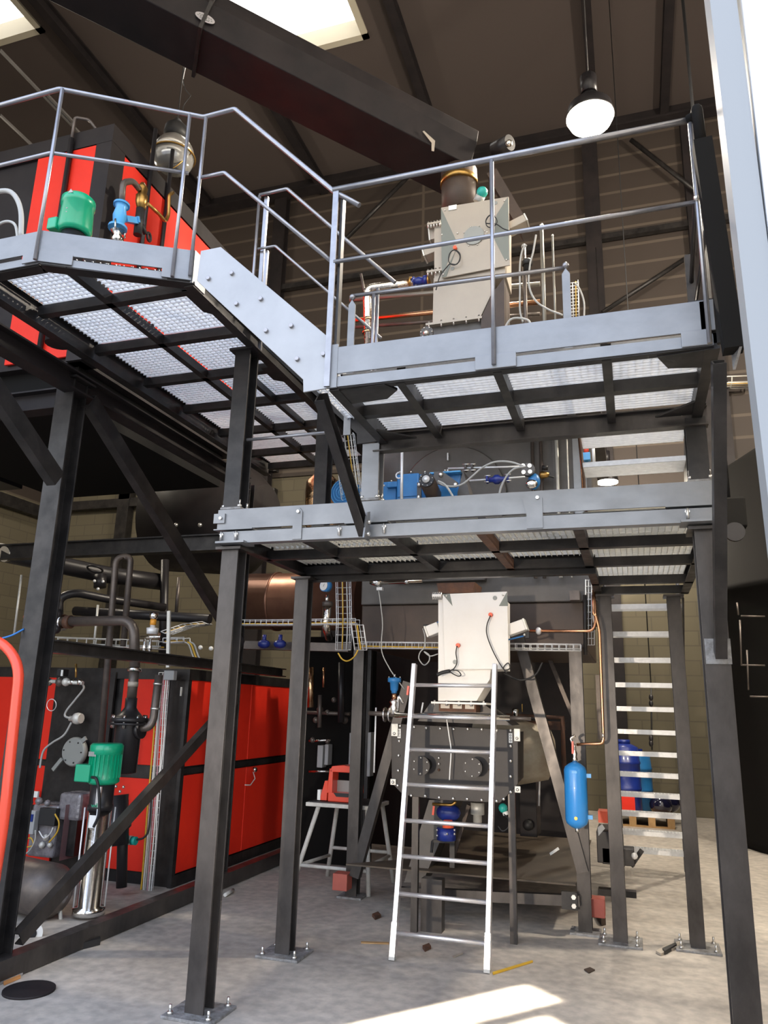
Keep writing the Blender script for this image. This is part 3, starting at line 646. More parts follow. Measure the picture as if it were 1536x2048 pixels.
# ash box with bolted front plate
AY = 5.92
ab = T('ash_box', 'black steel ash box with bolted front plate and two round covers behind the ladder', 'machine', (-1.35, AY, 0))
PT = [at(*q, Y=AY) for q in ((783, 1447), (1036, 1460), (1036, 1568), (1000, 1606), (880, 1600), (806, 1590), (783, 1566))]
MB().poly(PT, (0, .016, 0)).build('front_plate', 'black_steel' if False else mat('soot_steel', (.026, .022, .021), .5, .2, (.040, .034, .031), 5, .5, .05, 30), ab, bevel=.003)
c = sum(PT, Vector())/len(PT)
MB().poly([Vector((c.x+(p.x-c.x)*.93, AY+.016, c.z+(p.z-c.z)*.93)) for p in PT], (0, .55, 0)).build('box_body', 'soot_steel', ab)
bolts = [(800, 1452), (828, 1454), (852, 1456), (880, 1457), (907, 1458), (935, 1458), (963, 1459), (993, 1461), (1021, 1461)]
bolts += [(1021, 1492), (1021, 1522), (1021, 1553), (1021, 1584), (1007, 1598), (993, 1602), (963, 1600), (934, 1598), (906, 1597), (878, 1595), (850, 1592), (822, 1591), (795, 1571), (796, 1541), (797, 1511), (798, 1482)]
for q in bolts:
    p = at(*q, Y=AY-.008); MB().ball((p.x, AY-.006, p.z), .0125, 8, (1, .8, 1)).build('bolt', 'bolt', ab)
for (px, py, r) in ((843, 1531, .070), (946, 1535, .072)):
    p = at(px, py, Y=AY-.13)
    cvr = MB().lathe((p.x, AY-.155, p.z), (p.x, AY, p.z), [(0, r), (.02, r), (.02, r*.7), (.155, r*.7)], 28).build('round_cover', 'soot_steel', ab)
    for k in range(6):
        t = k*math.pi/3+.5; MB().ball((p.x+math.cos(t)*r*.82, AY-.158, p.z+math.sin(t)*r*.82), .008, 8).build('bolt', 'bolt', cvr)
for px in (882, 984):
    for k in range(3):
        p = at(px-5, 1516+k*12, Y=AY-.02); MB().ball((p.x, AY-.012, p.z), .010, 8).build('bolt', 'bolt' if k != 2 else 'rust', ab)
for (px, py, w, h) in ((789, 1460, 13, 26), (1034, 1470, 13, 26), (786, 1564, 11, 13), (1035, 1579, 12, 14)):
    a = at(px-w/2, py-h/2, Y=AY-.02); b = at(px+w/2, py+h/2, Y=AY-.02)
    lg = MB().box((a.x, AY-.02, b.z), (b.x, AY-.006, a.z)).build('hinge_lug', 'galv_dull', ab, bevel=.004)
    MB().ball(((a.x+b.x)/2, AY-.024, b.z+.022), .012, 8).build('bolt', 'bolt', lg)
for (px, py) in ((798, 1467), (1021, 1476)):
    p = at(px, py, Y=AY-.008); tg = MB().box((p.x-.013, AY-.006, p.z-.035), (p.x+.013, AY, p.z+.035)).build('number_plate', 'white_plastic', ab)
    g = MB()
    for k in range(3): g.ring((p.x, AY-.007, p.z-.02+.02*k), (0, 1, 0), .006, .0016, 10, 4)
    g.build('digits', 'rubber', tg)
for (px, y0, y1) in ((787, 1566, 1893), (1036, 1560, 1897)):
    p = at(px, y1-3, Z=0); x = -.925 if px > 1000 else -1.66
    MB().bar((x+.02, AY+.03, 0), (x+.02, AY+.03, 1.42), .05, .04, (0, 1, 0)).build('leg', 'mill', ab)
tp = MB(); q0 = at(845, 1449, Y=AY+.2); q1 = at(1030, 1449, Y=AY+.2); q2 = at(885, 1420, Y=AY+.3); q3 = at(965, 1420, Y=AY+.3)
tp.poly([(q0.x, AY+.05, 1.50), (q1.x, AY+.05, 1.49), (q3.x+.06, AY+.05, 1.64), (q2.x-.04, AY+.05, 1.64)], (0, .42, 0)); tp.build('hopper_neck', 'machine_grey', ab)
# screw trough sloping down beneath the box
ch = MB().poly([at(858, 1600, Y=6.46), at(915, 1600, Y=6.46), at(845, 1765, Y=6.46), at(808, 1765, Y=6.46)], (0, .3, 0))
tag(ch.build('ash_chute', 'machine_grey'), 'wide grey sloping chute under the ash box behind the ladder', 'chute')
cl = MB().box((-1.60, 5.98, 0), (-1.44, 6.08, .36)); tag(cl.build('floor_support', 'mill'), 'short dark support standing on the floor under the sloping chute, left of the ladder foot', 'support')
# big pale cone drum on the right of the ash box
dr = T('drum', 'weathered pale drum with a rusty rim half hidden behind the right strut', 'drum', (-.62, 7.0, .8))
p = at(1030, 1500, Y=6.9); q = at(1118, 1500, Y=7.1)
MB().lathe((p.x-.35, 7.0, p.z+.0), (q.x-.02, 7.0, p.z), [(0, .30), (.35, .30), (.62, .24), (.68, .10)], 28).build('shell', mat('drum_skin', (.50, .46, .36), .6, .2, (.34, .27, .19), 5, .5, .2, 15), dr)
pts = at(1130, 1450, Y=6.8); MB().tube([(pts.x-.02, 6.8, pts.z-.5), (pts.x-.02, 6.8, pts.z+.06), (pts.x-.5, 6.8, pts.z+.06)], .022).build('hoop', 'rust', dr)
# ---- white cabinets with chutes
def cabinet(name, label, Y, fr, body, hole, slots, ports, chute, mt, wedges, dots, neck):
    c0 = at(*fr[0], Y=Y); t = T(name, label, 'cabinet', (c0.x, Y, c0.z-.6))
    F = [at(*q, Y=Y) for q in fr]
    MB().poly(F, (0, .012, 0)).build('front_panel', mt, t, bevel=.003)
    B = [at(*q, Y=Y+.02) for q in body]
    MB().poly([Vector((p.x, Y+.03, p.z)) for p in B], (0, .34, 0)).build('housing', mt, t)
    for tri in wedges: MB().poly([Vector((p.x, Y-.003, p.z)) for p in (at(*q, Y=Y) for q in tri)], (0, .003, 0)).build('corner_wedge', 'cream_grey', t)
    if hole: p = at(hole[0], hole[1], Y=Y); h = MB().cyl((p.x, Y-.012, p.z), (p.x, Y, p.z), hole[2], n=28).build('round_cover', 'grey_panel', t)
    if hole:
        for k in range(8):
            a = k*math.pi/4+.3; MB().ball((p.x+math.cos(a)*hole[2]*1.12, Y-.004, p.z+math.sin(a)*hole[2]*1.12), .007, 6).build('screw', 'bolt', t)
    for q in slots: p = at(q[0], q[1], Y=Y); MB().cyl((p.x, Y-.004, p.z), (p.x, Y+.001, p.z), .017, n=14).build('plug', 'grey_panel', t)
    for q in dots: p = at(*q, Y=Y); MB().ball((p.x, Y-.003, p.z), .009, 8).build('screw', 'bolt', t)
    for (a, b, w, hgt) in ports:
        a = at(*a, Y=Y+.12); b = at(*b, Y=Y+.12)
        pt = MB().bar(a, b, w, hgt, (0, 0, 1)).build('side_port', mt, t, bevel=.006)
        d = (b-a).normalized(); MB().bar(b, b+d*.012, w*1.05, hgt*1.05).build('port_lid', 'galv_dull', pt)
    C = [at(*q, Y=Y+.05) for q in chute]
    MB().poly([Vector((p.x, Y+.05, p.z)) for p in C], (0, .28, 0)).build('chute', mt, t, bevel=.003)
    for (a, b, th) in neck:
        a = at(*a, Y=Y+.03); b = at(*b, Y=Y+.03)
        fl = MB().box((a.x, Y+.0, a.z-th/2), (b.x, Y+.38, a.z+th/2)).build('flange', mt, t)
        for k in range(5):
            x = a.x+(b.x-a.x)*(k+.25)/4.5; MB().cyl((x, Y+.012, a.z-th*1.6), (x, Y+.012, a.z+th*1.3), .008, n=6).build('bolt', 'bolt', fl)
    return t
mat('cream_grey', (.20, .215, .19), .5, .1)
mat('pipe_mid', (.24, .23, .20), .4, .5)
W1 = cabinet('dosing_cabinet', 'bright white square cabinet with tapered chute above the ladder, cables hanging from it', 5.75,
    ((885, 1188), (1014, 1183), (1018, 1338), (889, 1339)), ((876, 1196), (1006, 1196), (1006, 1338), (876, 1342)), None, ((990, 1196), (910, 1324)),
    (((880, 1255), (857, 1264), .11, .085), ((1016, 1262), (1050, 1250), .11, .085)),
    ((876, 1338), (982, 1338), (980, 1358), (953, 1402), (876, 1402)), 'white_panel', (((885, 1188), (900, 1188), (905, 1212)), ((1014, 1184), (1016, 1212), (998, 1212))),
    ((893, 1192), (1006, 1190)), (((866, 1192), (884, 1192), .02), ((864, 1405), (974, 1407), .014)))
W1b = MB(); p = at(878, 1413, Y=5.8); q = at(952, 1413, Y=5.8)
W1b.box((p.x, 5.8, p.z-.035), (q.x, 6.1, p.z+.03)); W1b.build('neck', 'rust', W1)
W1c = MB()
for k in range(3): W1c.box((p.x+.015+k*.095, 5.79, p.z-.012), (p.x+.085+k*.095, 5.802, p.z+.018))
W1c.build('neck_window', 'cream_panel', W1)
p = at(873, 1176, Y=5.8); q = at(950, 1180, Y=5.8); MB().poly([(p.x, 5.8, p.z+.04), (q.x, 5.8, p.z+.04), (q.x-.02, 5.8, q.z-.02), (p.x+.02, 5.8, q.z-.02)], (0, .3, 0)).build('inlet_neck', 'rust', W1)
W2 = cabinet('dosing_cabinet', 'cream-grey square cabinet with dark round cover on its chute above the upper platform', 5.45,
    ((882, 415), (1017, 393), (1020, 530), (884, 556)), ((868, 452), (1010, 425), (1010, 545), (868, 562)), (948, 472, .085), ((991, 406), (905, 537)),
    (((882, 500), (851, 512), .12, .07), ((1018, 460), (1052, 443), .12, .07), ((882, 465), (862, 470), .10, .16)),
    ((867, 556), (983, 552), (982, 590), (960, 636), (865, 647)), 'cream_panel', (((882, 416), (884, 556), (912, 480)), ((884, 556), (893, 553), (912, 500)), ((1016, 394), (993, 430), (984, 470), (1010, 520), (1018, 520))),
    ((890, 421), (1009, 402), (884, 470), (915, 467), (887, 549), (1013, 520), (974, 465)), (((856, 452), (882, 446), .02), ((855, 547), (890, 543), .02), ((853, 652), (965, 640), .02)))
s = at(905, 415, Y=5.44); MB().box((s.x-.035, 5.442, s.z-.02), (s.x+.035, 5.448, s.z+.025)).build('sticker', 'white_plastic', W2)
# cables on the cabinets
def cable(label, pts, r, m, cat='cable', n=6, name='cable'):
    return tag(MB().smooth(pts, r, n).build(name, m), label, cat)
def A(Y, *pp): return [at(x, y, Y=Y) for x, y in pp]
def plug(t, x, y, Y, m='orange_red'):
    p = at(x, y, Y=Y); MB().cyl((p.x, Y-.03, p.z), (p.x, Y, p.z), .016, n=10).build('cable_gland', m, t)
plug(W1, 982, 1230, 5.75); plug(W1, 917, 1291, 5.75); plug(W2, 911, 498, 5.45); 
cable('thin dark cable looping from the right orange plug on the white cabinet', A(5.71, (981, 1231), (974, 1250), (974, 1270), (985, 1300), (1000, 1328), (1010, 1340), (1020, 1336), (1016, 1326), (1007, 1336), (1014, 1347)), .0045, 'rubber')
cable('short dark cable under the left orange plug on the white cabinet', A(5.71, (914, 1292), (912, 1306), (914, 1325), (908, 1337), (900, 1343), (915, 1352), (922, 1350), (916, 1342), (905, 1340)), .0045, 'rubber')
cable('thick black hose end under the white cabinet chute', A(5.70, (874, 1350), (885, 1345), (900, 1342)), .014, 'rubber', 'hose', 8, 'hose')
cable('coiled dark cable with an orange end on the cream cabinet', A(5.41, (912, 500), (920, 508), (919, 522), (908, 530), (898, 524), (899, 508), (909, 500), (920, 512), (914, 528), (900, 528), (893, 535), (880, 552), (872, 580)), .0045, 'rubber')
cable('coiled dark cable beside the round cover of the cream cabinet', A(5.41, (990, 432), (980, 430), (972, 440), (974, 452), (984, 455), (994, 445), (990, 434), (978, 432), (972, 446), (992, 448), (1008, 458), (1030, 464)), .0045, 'rubber')
cable('grey looped cable left of the white cabinet', A(5.85, (846, 1257), (850, 1275), (848, 1295), (840, 1305), (838, 1318), (848, 1330), (858, 1322), (858, 1310), (848, 1303), (860, 1312), (876, 1308)), .005, 'cable_grey')
cable('thin hanging cable from the sensor to the blue valve', A(6.0, (757, 1180), (762, 1215), (765, 1250), (763, 1300), (778, 1335), (795, 1360), (810, 1380)), .0045, 'cable_grey')
cable('white wire hanging over the front of the black ash box', A(5.83, (893, 1436), (898, 1470), (902, 1500), (900, 1540), (899, 1560)), .005, 'white_plastic')
cable('black cable sagging to the right of the white cabinet', A(6.1, (1005, 1345), (1040, 1360), (1070, 1350), (1085, 1325)), .008, 'rubber')
# valves on the ports of the white cabinet
for (px, py, s, side) in ((851, 1255, 1, 'left'), (1055, 1270, -1, 'right')):
    p = at(px, py, Y=5.86); t = T('solenoid_valve', 'small black valve with blue tube at the %s port of the white cabinet' % side, 'valve', p)
    MB().cb(p, (.03, .03, .05)).build('body', 'rubber', t, bevel=.003); MB().ball(p+Vector((.02*s, -.02, .0)), .012, 8).build('fitting', 'chrome', t)
    q = at(884 if s > 0 else 1014, 1241 if s > 0 else 1280, Y=5.86); MB().cyl(p, q, .006, n=8).build('tube', 'cable_blue', t)
# sensor rod at top left of the white cabinet
sr_ = T('sensor', 'chrome rod sensor with connector head pointing right, above the hanging cable', 'sensor', at(757, 1165, Y=6.1))
a, b = at(760, 1166, Y=6.1), at(845, 1162, Y=6.1); MB().lathe(a, b, [(0, .016), (.22, .016), (.22, .024), (.26, .024), (.26, .013), ((b-a).length, .013)], 12).build('rod', 'chrome', sr_)
a, b = at(742, 1162, Y=6.1), at(762, 1168, Y=6.1); MB().cyl(a, b, .030).build('head', 'chrome', sr_); MB().cb(at(760, 1178, Y=6.1), (.05, .04, .025)).build('connector', 'white_plastic', sr_)
# chrome cross pipe with valves, blue actuator
cpz = at(880, 1432, Y=5.70)
cp = T('cross_pipe', 'level bright pipe with dark ends crossing behind the ladder above the ash box', 'pipe', at(900, 1435, Y=5.70))
a, b = at(790, 1430, Y=5.7), at(1020, 1436, Y=5.7); MB().cyl(a, b, .020, n=14).build('tube', 'chrome', cp)
MB().cyl(at(738, 1426, Y=5.7), a, .017, n=12).build('end', 'pipe_dark', cp); MB().cyl(b, at(1062, 1438, Y=5.7), .014, n=10).build('end', 'pipe_dark', cp)
for px in (770, 780): q = at(px, 1429, Y=5.7); MB().cyl(q-Vector((.006, 0, 0)), q+Vector((.006, 0, 0)), .055, n=16).build('flange', 'chrome', cp)
bv = T('valve', 'blue funnel-shaped valve head on chrome fittings left of the ladder top', 'valve', at(788, 1425, Y=5.75))
a = at(789, 1356, Y=5.72); MB().lathe(a, a-Vector((0, 0, .2)), [(0, .052), (.03, .052), (.035, .035), (.09, .030), (.10, .022), (.115, .022)], 16).build('actuator', 'blue', bv)
MB().cyl(a, a+Vector((0, 0, .03)), .008).build('spindle', 'chrome', bv)
for dx in (-.045, .045): MB().ball(a+Vector((dx, 0, .006)), .006, 6).build('screw', 'bolt', bv)
MB().cyl(a-Vector((0, 0, .115)), a-Vector((0, 0, .16)), .018).build('neck', 'copper', bv)
MB().lathe(a-Vector((0, 0, .16)), a-Vector((0, 0, .27)), [(0, .022), (.02, .035), (.04, .022), (.06, .036), (.08, .028), (.11, .038)], 12).build('body', 'chrome', bv)
MB().tube([a+Vector((.03, 0, -.27)), a+Vector((.035, 0, -.13)), a+Vector((.075, 0, -.19))], .012, 8, .02).build('branch', 'chrome', bv)
for (px, y0, y1, nm) in ((752, 1415, 1545, 'left of the blue valve'), (846, 1405, 1428, 'behind the left ladder stile')):
    tag(MB().cyl(at(px, y0, Y=5.72), at(px-4, y1, Y=5.72), .0065, n=8).build('threaded_rod', 'galv'), 'thin threaded rod hanging %s' % nm, 'rod')
# gauge on foil pipe
gg = T('pressure_gauge', 'round white dial gauge with blue rim in front of the copper duct', 'gauge', at(648, 1190, Y=6.0))
p = at(648, 1171, Y=5.9); MB().lathe(p, p+Vector((.02, .055, .0)), [(0, .044), (.0, .050), (.05, .050), (.055, .03)], 24).build('rim', 'blue', gg); MB().cyl(p+Vector((-.002, -.006, 0)), p+Vector((0, -.001, 0)), .043, n=24).build('dial', 'dial', gg)
MB().bar(p+Vector((-.003, -.008, -.01)), p+Vector((.012, -.008, .025)), .004, .002).build('needle', 'rubber', gg)
MB().cyl(at(654, 1190, Y=6.0), at(654, 1207, Y=6.0), .016).build('stem', 'chrome', gg)
fp = T('foil_pipe', 'short shiny foil-wrapped pipe under the blue-rimmed gauge, bending into the wall of pipes', 'pipe', at(654, 1240, Y=6.05))
MB().tube([at(655, 1206, Y=6.02), at(652, 1255, Y=6.02), at(658, 1275, Y=6.25)], .036, 12, .05).build('jacket', 'foil', fp)
MB().cyl(at(655, 1204, Y=6.0), at(655, 1212, Y=6.0), .045).build('flange', 'pipe_dark', fp)
# large copper-lit flue duct
fd = T('flue_duct', 'big level round duct glowing copper, left of the furnace housing under the middle platform', 'duct', at(600, 1220, Y=7.2))
a, b = at(470, 1203, Y=7.3), at(728, 1203, Y=7.3); MB().lathe(a, b, [(0, .30), (.5, .30), (.5, .315), (.53, .315), (.53, .30), ((b-a).length, .30)], 36).build('shell', mat('flue_skin', (.30, .16, .11), .32, .75, (.22, .11, .08), 4, .5, .1, 10), fd)
# foil pipes at the upper level
uf = T('foil_pipe', 'shiny foil-wrapped pipe elbow left of the cream cabinet on the upper level', 'pipe', at(740, 640, Y=5.7))
MB().tube([at(738, 690, Y=5.7), at(734, 577, Y=5.7), at(828, 566, Y=5.7)], .040, 14, .07).build('jacket', 'foil', uf)
for q in ((738, 640), (736, 665)): p = at(*q, Y=5.7); MB().cyl(p-Vector((0, 0, .012)), p+Vector((0, 0, .012)), .05).build('band', 'copper_foil', uf)
MB().tube([at(722, 548, Y=5.72), at(728, 580, Y=5.72), at(748, 590, Y=5.72)], .012, 8, .02).build('bypass', 'pipe_dark', uf)
vb = T('valve', 'dark blue flanged valve between foil pipe and cream cabinet', 'valve', at(838, 562, Y=5.7))
a, b = at(826, 564, Y=5.7), at(856, 560, Y=5.7); MB().lathe(a, b, [(0, .045), (.015, .045), (.015, .03), (.06, .038), (.10, .03), (.10, .045), ((b-a).length, .045)], 16).build('body', 'dark_blue', vb)
for q in ((822, 565), (858, 561)): p = at(*q, Y=5.7); MB().cyl(p-Vector((.008, 0, 0)), p+Vector((.008, 0, 0)), .052, n=16).build('flange', 'brass', vb)
for k, (y0, y1, r, m) in enumerate(((600, 590, .022, 'pipe_mid'), (641, 634, .024, 'copper'), (655, 650, .018, 'pipe_dark'))):
    tag(MB().cyl(at(700, y0, Y=6.3), at(1080, y1-30 if k == 1 else y1-22, Y=6.3), r, n=12).build('pipe', m), ('upper grey', 'middle copper-coloured', 'lowest dark')[k]+' of three level pipes behind the cream cabinet', 'pipe')
p = at(853, 665, Y=5.3)
fl = T('pipe_flange', 'round flange with chrome nuts peeping over the upper platform board', 'flange', p)
MB().cyl(p, p+Vector((0, .02, 0)), .055, n=20).build('disc', 'machine_grey', fl); MB().ball(p+Vector((.0, -.01, -.01)), .025, 10).build('nut', 'bolt', fl)
for k in range(6): MB().ball(p+Vector((math.cos(k)*.045, -.005, math.sin(k)*.045)), .008, 6).build('bolt', 'bolt', fl)
for z_, (ax, bx) in ((5.0, (700, 1080)),):
    tag(MB().box((at(860, 640, Y=5.5).x, 5.5, 4.28), (at(1010, 640, Y=5.5).x, 5.9, at(860, 650, Y=5.5).z)).build('chute_base', 'machine_grey'), 'dark grey base box under the chute of the cream cabinet', 'base')
p = at(985, 560, Y=5.5); q = at(1010, 655, Y=5.5)
tag(MB().poly([at(983, 590, Y=5.46), at(1008, 555, Y=5.46), Vector((at(1008, 640, Y=5.46).x, 5.46, 4.28)), Vector((at(962, 640, Y=5.46).x, 5.46, 4.28)), at(962, 636, Y=5.46)], (0, .3, 0)).build('side_chute', 'machine_brown'), 'brown sloping side chute right of the cream cabinet chute', 'chute')
# inlet pipe, teal cap and conveyor
p = at(963, 388, Y=5.45)
tc_ = T('level_sensor', 'small sensor with teal cap on top of the cream cabinet', 'sensor', p)
MB().cyl(p+Vector((-.04, .03, -.05)), p+Vector((-.01, .02, .0)), .042, n=14).build('body', 'cable_grey', tc_); MB().ball(p+Vector((.005, 0, .015)), .048, 14).build('cap', 'teal', tc_)
cv = T('conveyor_tube', 'huge black inclined conveyor tube running under the roof down to the cream cabinet', 'conveyor', (-1.2, 6.2, 5.9))
ta, tb_ = Vector((-1.20, 6.15, 6.25)), None
a0 = at(930, 322, Y=6.2); a1 = at(400, 51, Y=4.6); d = (a1-a0); a1 = a0+d*1.5
MB().prof(a0, a1, [(-.25, -.27), (.25, -.27), (.27, .0), (.22, .19), (.10, .27), (-.10, .27), (-.22, .19), (-.27, .0)], (0, 0, 1)).build('casing', 'duct_black', cv, bevel=.01)
u = d.normalized()
for f in (.97,): c = a0+d*f; MB().prof(c, c+u*.03, [(-.28, -.30), (.28, -.30), (.30, .0), (.25, .21), (.11, .30), (-.11, .30), (-.25, .21), (-.30, .0)], (0, 0, 1)).build('joint_flange', 'black_steel', cv)
pr_, q, uu, vv, ww = MB().frame(a0, a1, (0, 0, 1))
def onc(px, py):  # point on the camera-facing side of the casing
    P = a0-uu*(.275 if uu.y > 0 else -.275); n = uu
    dd = _r*((px-768)/FPX)-_u*((py-1024)/FPX)+_f; return CAM+dd*((P-CAM).dot(n)/dd.dot(n))
nside = -uu if uu.y > 0 else uu
cs = onc(410, 36); w = u
el = [cs+u*(.085*math.cos(t))+vv*(.042*math.sin(t)) for t in [2*math.pi*k/24 for k in range(24)]]
stk = MB().poly(el, nside*.004).build('sticker', 'sticker', cv)
g = MB()
for dz, ln in ((.014, .05), (-.004, .06), (-.02, .035)):
    for k in range(6):
        c = cs+nside*.006+vv*dz+u*(-ln+2*ln*k/5); g.bar(c-u*.006, c+u*.006, .003, .009, vv)
g.build('lettering', 'grey_panel', stk)
for (q0, q1, q2) in (((845, 265), (866, 285), (868, 300)),): 
    tag(MB().poly([onc(845, 263), onc(848, 262), onc(870, 282), onc(868, 303), onc(863, 302), onc(863, 286)], nside*.003).build('tape_strip', 'cream_panel'), 'pale bent strip of tape on the lower side of the conveyor', 'tape')
MB().cyl(at(918, 345, Y=6.0), at(920, 430, Y=6.0), .17, n=24).build('drop_pipe', 'machine_brown', cv)
MB().cyl(at(918, 362, Y=5.98), at(918, 372, Y=5.98), .175, n=24).build('brass_ring', 'brass', cv)
MB().bar(at(985, 350, Y=6.1), at(1055, 470, Y=6.1), .12, .10).build('side_arm', 'machine_brown', cv)
mo = T('drive_motor', 'small motor with a bright foil end at the foot of the conveyor', 'motor', at(1010, 290, Y=6.2))
MB().cyl(at(990, 300, Y=6.2), at(1020, 285, Y=6.1), .075, n=18).build('casing', 'pipe_black', mo); MB().ball(at(1018, 287, Y=6.06), .035, 10).build('cap', 'foil', mo)
# standpipes right of cream cabinet
for k, (px, y0, y1, r) in enumerate(((1052, 492, 680, .018), (1090, 450, 680, .016), (1112, 470, 680, .009))):
    a, b = at(px, y0, Y=5.6), at(px, y1, Y=5.6); b.z = 4.28
    t = T('standpipe', ('thickest and lowest', 'tallest', 'thinnest')[k]+' of three upright pipes right of the cream cabinet', 'pipe', b)
    MB().cyl(b, (b.x, b.y, a.z), r, n=12).build('tube', 'pipe_mid' if k else 'pipe_dark', t); MB().ball((b.x, b.y, a.z), r*1.2, 10).build('cap', 'bolt' if k else 'cable_grey', t)
p = at(1054, 525, Y=5.58); tag(MB().lathe(p+Vector((0, 0, .02)), p-Vector((0, 0, .1)), [(0, .04), (.02, .048), (.05, .04), (.05, .03), (.1, .03)], 14).build('pipe_clamp', 'rubber'), 'black clamp with grey cap around the thickest standpipe', 'clamp')
cable('grey hose hooked over the thickest standpipe and hanging down', A(5.52, (1053, 490), (1045, 500), (1040, 530), (1040, 580), (1040, 620), (1046, 645)), .008, 'cable_grey', 'hose', 8, 'hose')
cable('grey hose sweeping from the standpipe clamp to the right', A(5.52, (1072, 470), (1066, 505), (1060, 530), (1058, 570), (1070, 600), (1095, 618), (1125, 630)), .008, 'cable_grey', 'hose', 8, 'hose')
cable('short grey hose arch just above the upper platform board', A(5.2, (1010, 655), (1020, 640), (1035, 636), (1055, 640), (1062, 650)), .009, 'cable_grey', 'hose', 8, 'hose')
cable('grey cable curving beside the small mesh ladder of cables', A(5.8, (1150, 566), (1160, 580), (1168, 605), (1168, 640)), .008, 'cable_grey')
# wire mesh cable trays
def tray(label, pts, w, h, side, rungs=.05, r=.0035, m='galv', cables=()):
    "pts: centre line of the tray floor; side: direction across the tray"
    t = T('cable_tray', label, 'cable tray', pts[0]); sd = Vector(side).normalized(); g = MB(); X = MB()
    P = [Vector(p) for p in pts]; d0 = (P[1]-P[0]).normalized(); up_ = sd.cross(d0).normalized()*h
    if up_.z < 0 or (abs(up_.z) < .3*h and up_.y > 0): up_ = -up_
    for off in (-.5, -.17, .17, .5): g.tube([p+sd*w*off for p in P], r, 5)
    for s_ in (-.5, .5): g.tube([p+sd*w*s_+up_ for p in P], r, 5)
    g.build('long_wire', m, t)
    for i in range(len(P)-1):
        L_ = (P[i+1]-P[i]).length; n = max(1, int(L_/rungs))
        for k in range(n+1):
            c = P[i]+(P[i+1]-P[i])*k/n; X.tube([c-sd*w/2+up_, c-sd*w/2, c+sd*w/2, c+sd*w/2+up_], r*.9, 4)
    X.build('cross_wires', m, t)
    for (cm, cr_, o) in cables: MB().smooth([p+sd*w*o+up_*.25+Vector((random.uniform(-.004, .004), 0, random.uniform(-.004, .004))) for p in P], cr_, 6, 3).build('tray_cable', cm, t)
    return t
tray('level mesh cable tray left of the foil pipe, crossing behind the second column', [at(483, 1250, Y=6.0), at(560, 1250, Y=6.0), at(715, 1248, Y=6.0)], .10, .04, (0, 1, 0), cables=(('cable_yellow', .006, -.4), ('cable_grey', .005, .1)))
tray('upright mesh cable tray going up through the middle platform', [at(688, 1300, Y=5.95), at(690, 1240, Y=5.95), at(688, 1150, Y=5.95)], .12, .04, (1, 0, 0), cables=(('cable_yellow', .005, -.1), ('cable_grey', .006, .2)))
tray('short mesh tray stepping down left of the furnace leg', [at(715, 1250, Y=5.9), at(722, 1300, Y=5.9)], .10, .03, (1, .2, 0), cables=(('cable_yellow', .006, 0),))
tray('level mesh cable tray left of the white cabinet', [at(724, 1296, Y=6.2), at(800, 1297, Y=6.2), at(880, 1298, Y=6.2)], .08, .05, (0, 1, 0), cables=(('cable_yellow', .006, -.45), ('cable_grey', .006, 0)))
tray('level mesh cable tray right of the white cabinet', [at(1018, 1300, Y=6.2), at(1090, 1301, Y=6.2), at(1162, 1302, Y=6.2)], .08, .05, (0, 1, 0), cables=(('cable_grey', .006, -.45),))
tray('upright mesh cable tray between middle and upper platform beside the gearbox column', [at(706, 1000, Y=5.6), at(697, 930, Y=5.6), at(690, 870, Y=5.6)], .17, .04, (1, 0, 0), cables=(('galv_dull', .006, -.3), ('cable_grey', .006, 0), ('galv_dull', .006, .3), ('cable_yellow', .005, .15)))
tray('small upright mesh cable tray right of the flat post on the upper level', [at(1150, 650, Y=5.9), at(1148, 565, Y=5.9)], .07, .03, (1, 0, 0), .03, cables=(('cable_yellow', .005, .2),))
tray('upright mesh cable tray at the right edge of the furnace housing', [at(1180, 1290, Y=6.4), at(1180, 1160, Y=6.4)], .07, .03, (1, 0, 0), .05)
tray('distant mesh cable tray with yellow cables on the back wall near the door frame', [at(1425, 772, Y=13.6), at(1500, 770, Y=13.6)], .25, .12, (0, 1, 0), .3, .012, 'galv_dull', cables=(('cable_yellow', .03, 0),))
cable('yellow cable loop hanging below the mesh tray left of the furnace leg', A(5.88, (676, 1306), (684, 1318), (695, 1322), (708, 1314), (716, 1300)), .006, 'cable_yellow')
# blue gear motor
gm = T('gear_motor', 'large blue gearbox drive lying on the middle platform in front of the round door', 'motor', at(850, 1000, Y=5.45))
def bx(Y, x0, y0, x1, y1, d, nm, m, par, bev=.006):
    a = at(x0, y1, Y=Y); b = at(x1, y0, Y=Y); return MB().box((a.x, Y, a.z), (b.x, Y+d, b.z)).build(nm, m, par, bevel=bev)
bx(5.40, 757, 962, 793, 1012, .25, 'motor_casing', 'blue', gm); bx(5.36, 773, 962, 800, 975, .25, 'terminal_box', 'blue', gm)
bx(5.34, 792, 945, 838, 1012, .32, 'gear_case', 'blue', gm, .012); bx(5.42, 836, 942, 922, 1010, .3, 'gear_case', 'blue', gm, .012)
bx(5.33, 795, 990, 838, 994, .02, 'rib', 'blue', gm); bx(5.36, 858, 940, 921, 948, .34, 'cover_plate', 'light_blue', gm)
for q in ((768, 971), (783, 962), (800, 944), (822, 944), (850, 944), (890, 941), (768, 1000)): p = at(*q, Y=5.33); MB().ball(p, .009, 6).build('bolt', 'bolt', gm)
p = at(798, 951, Y=5.34); MB().ring(p, (0, 1, 0), .024, .007, 16).build('lifting_eye', 'galv', gm)
sh = T('shaft_flange', 'black shaft housing with bright centre cap in front of the blue gearbox', 'flange', at(853, 960, Y=5.2))
p = at(853, 960, Y=5.12); q = at(862, 990, Y=5.34)
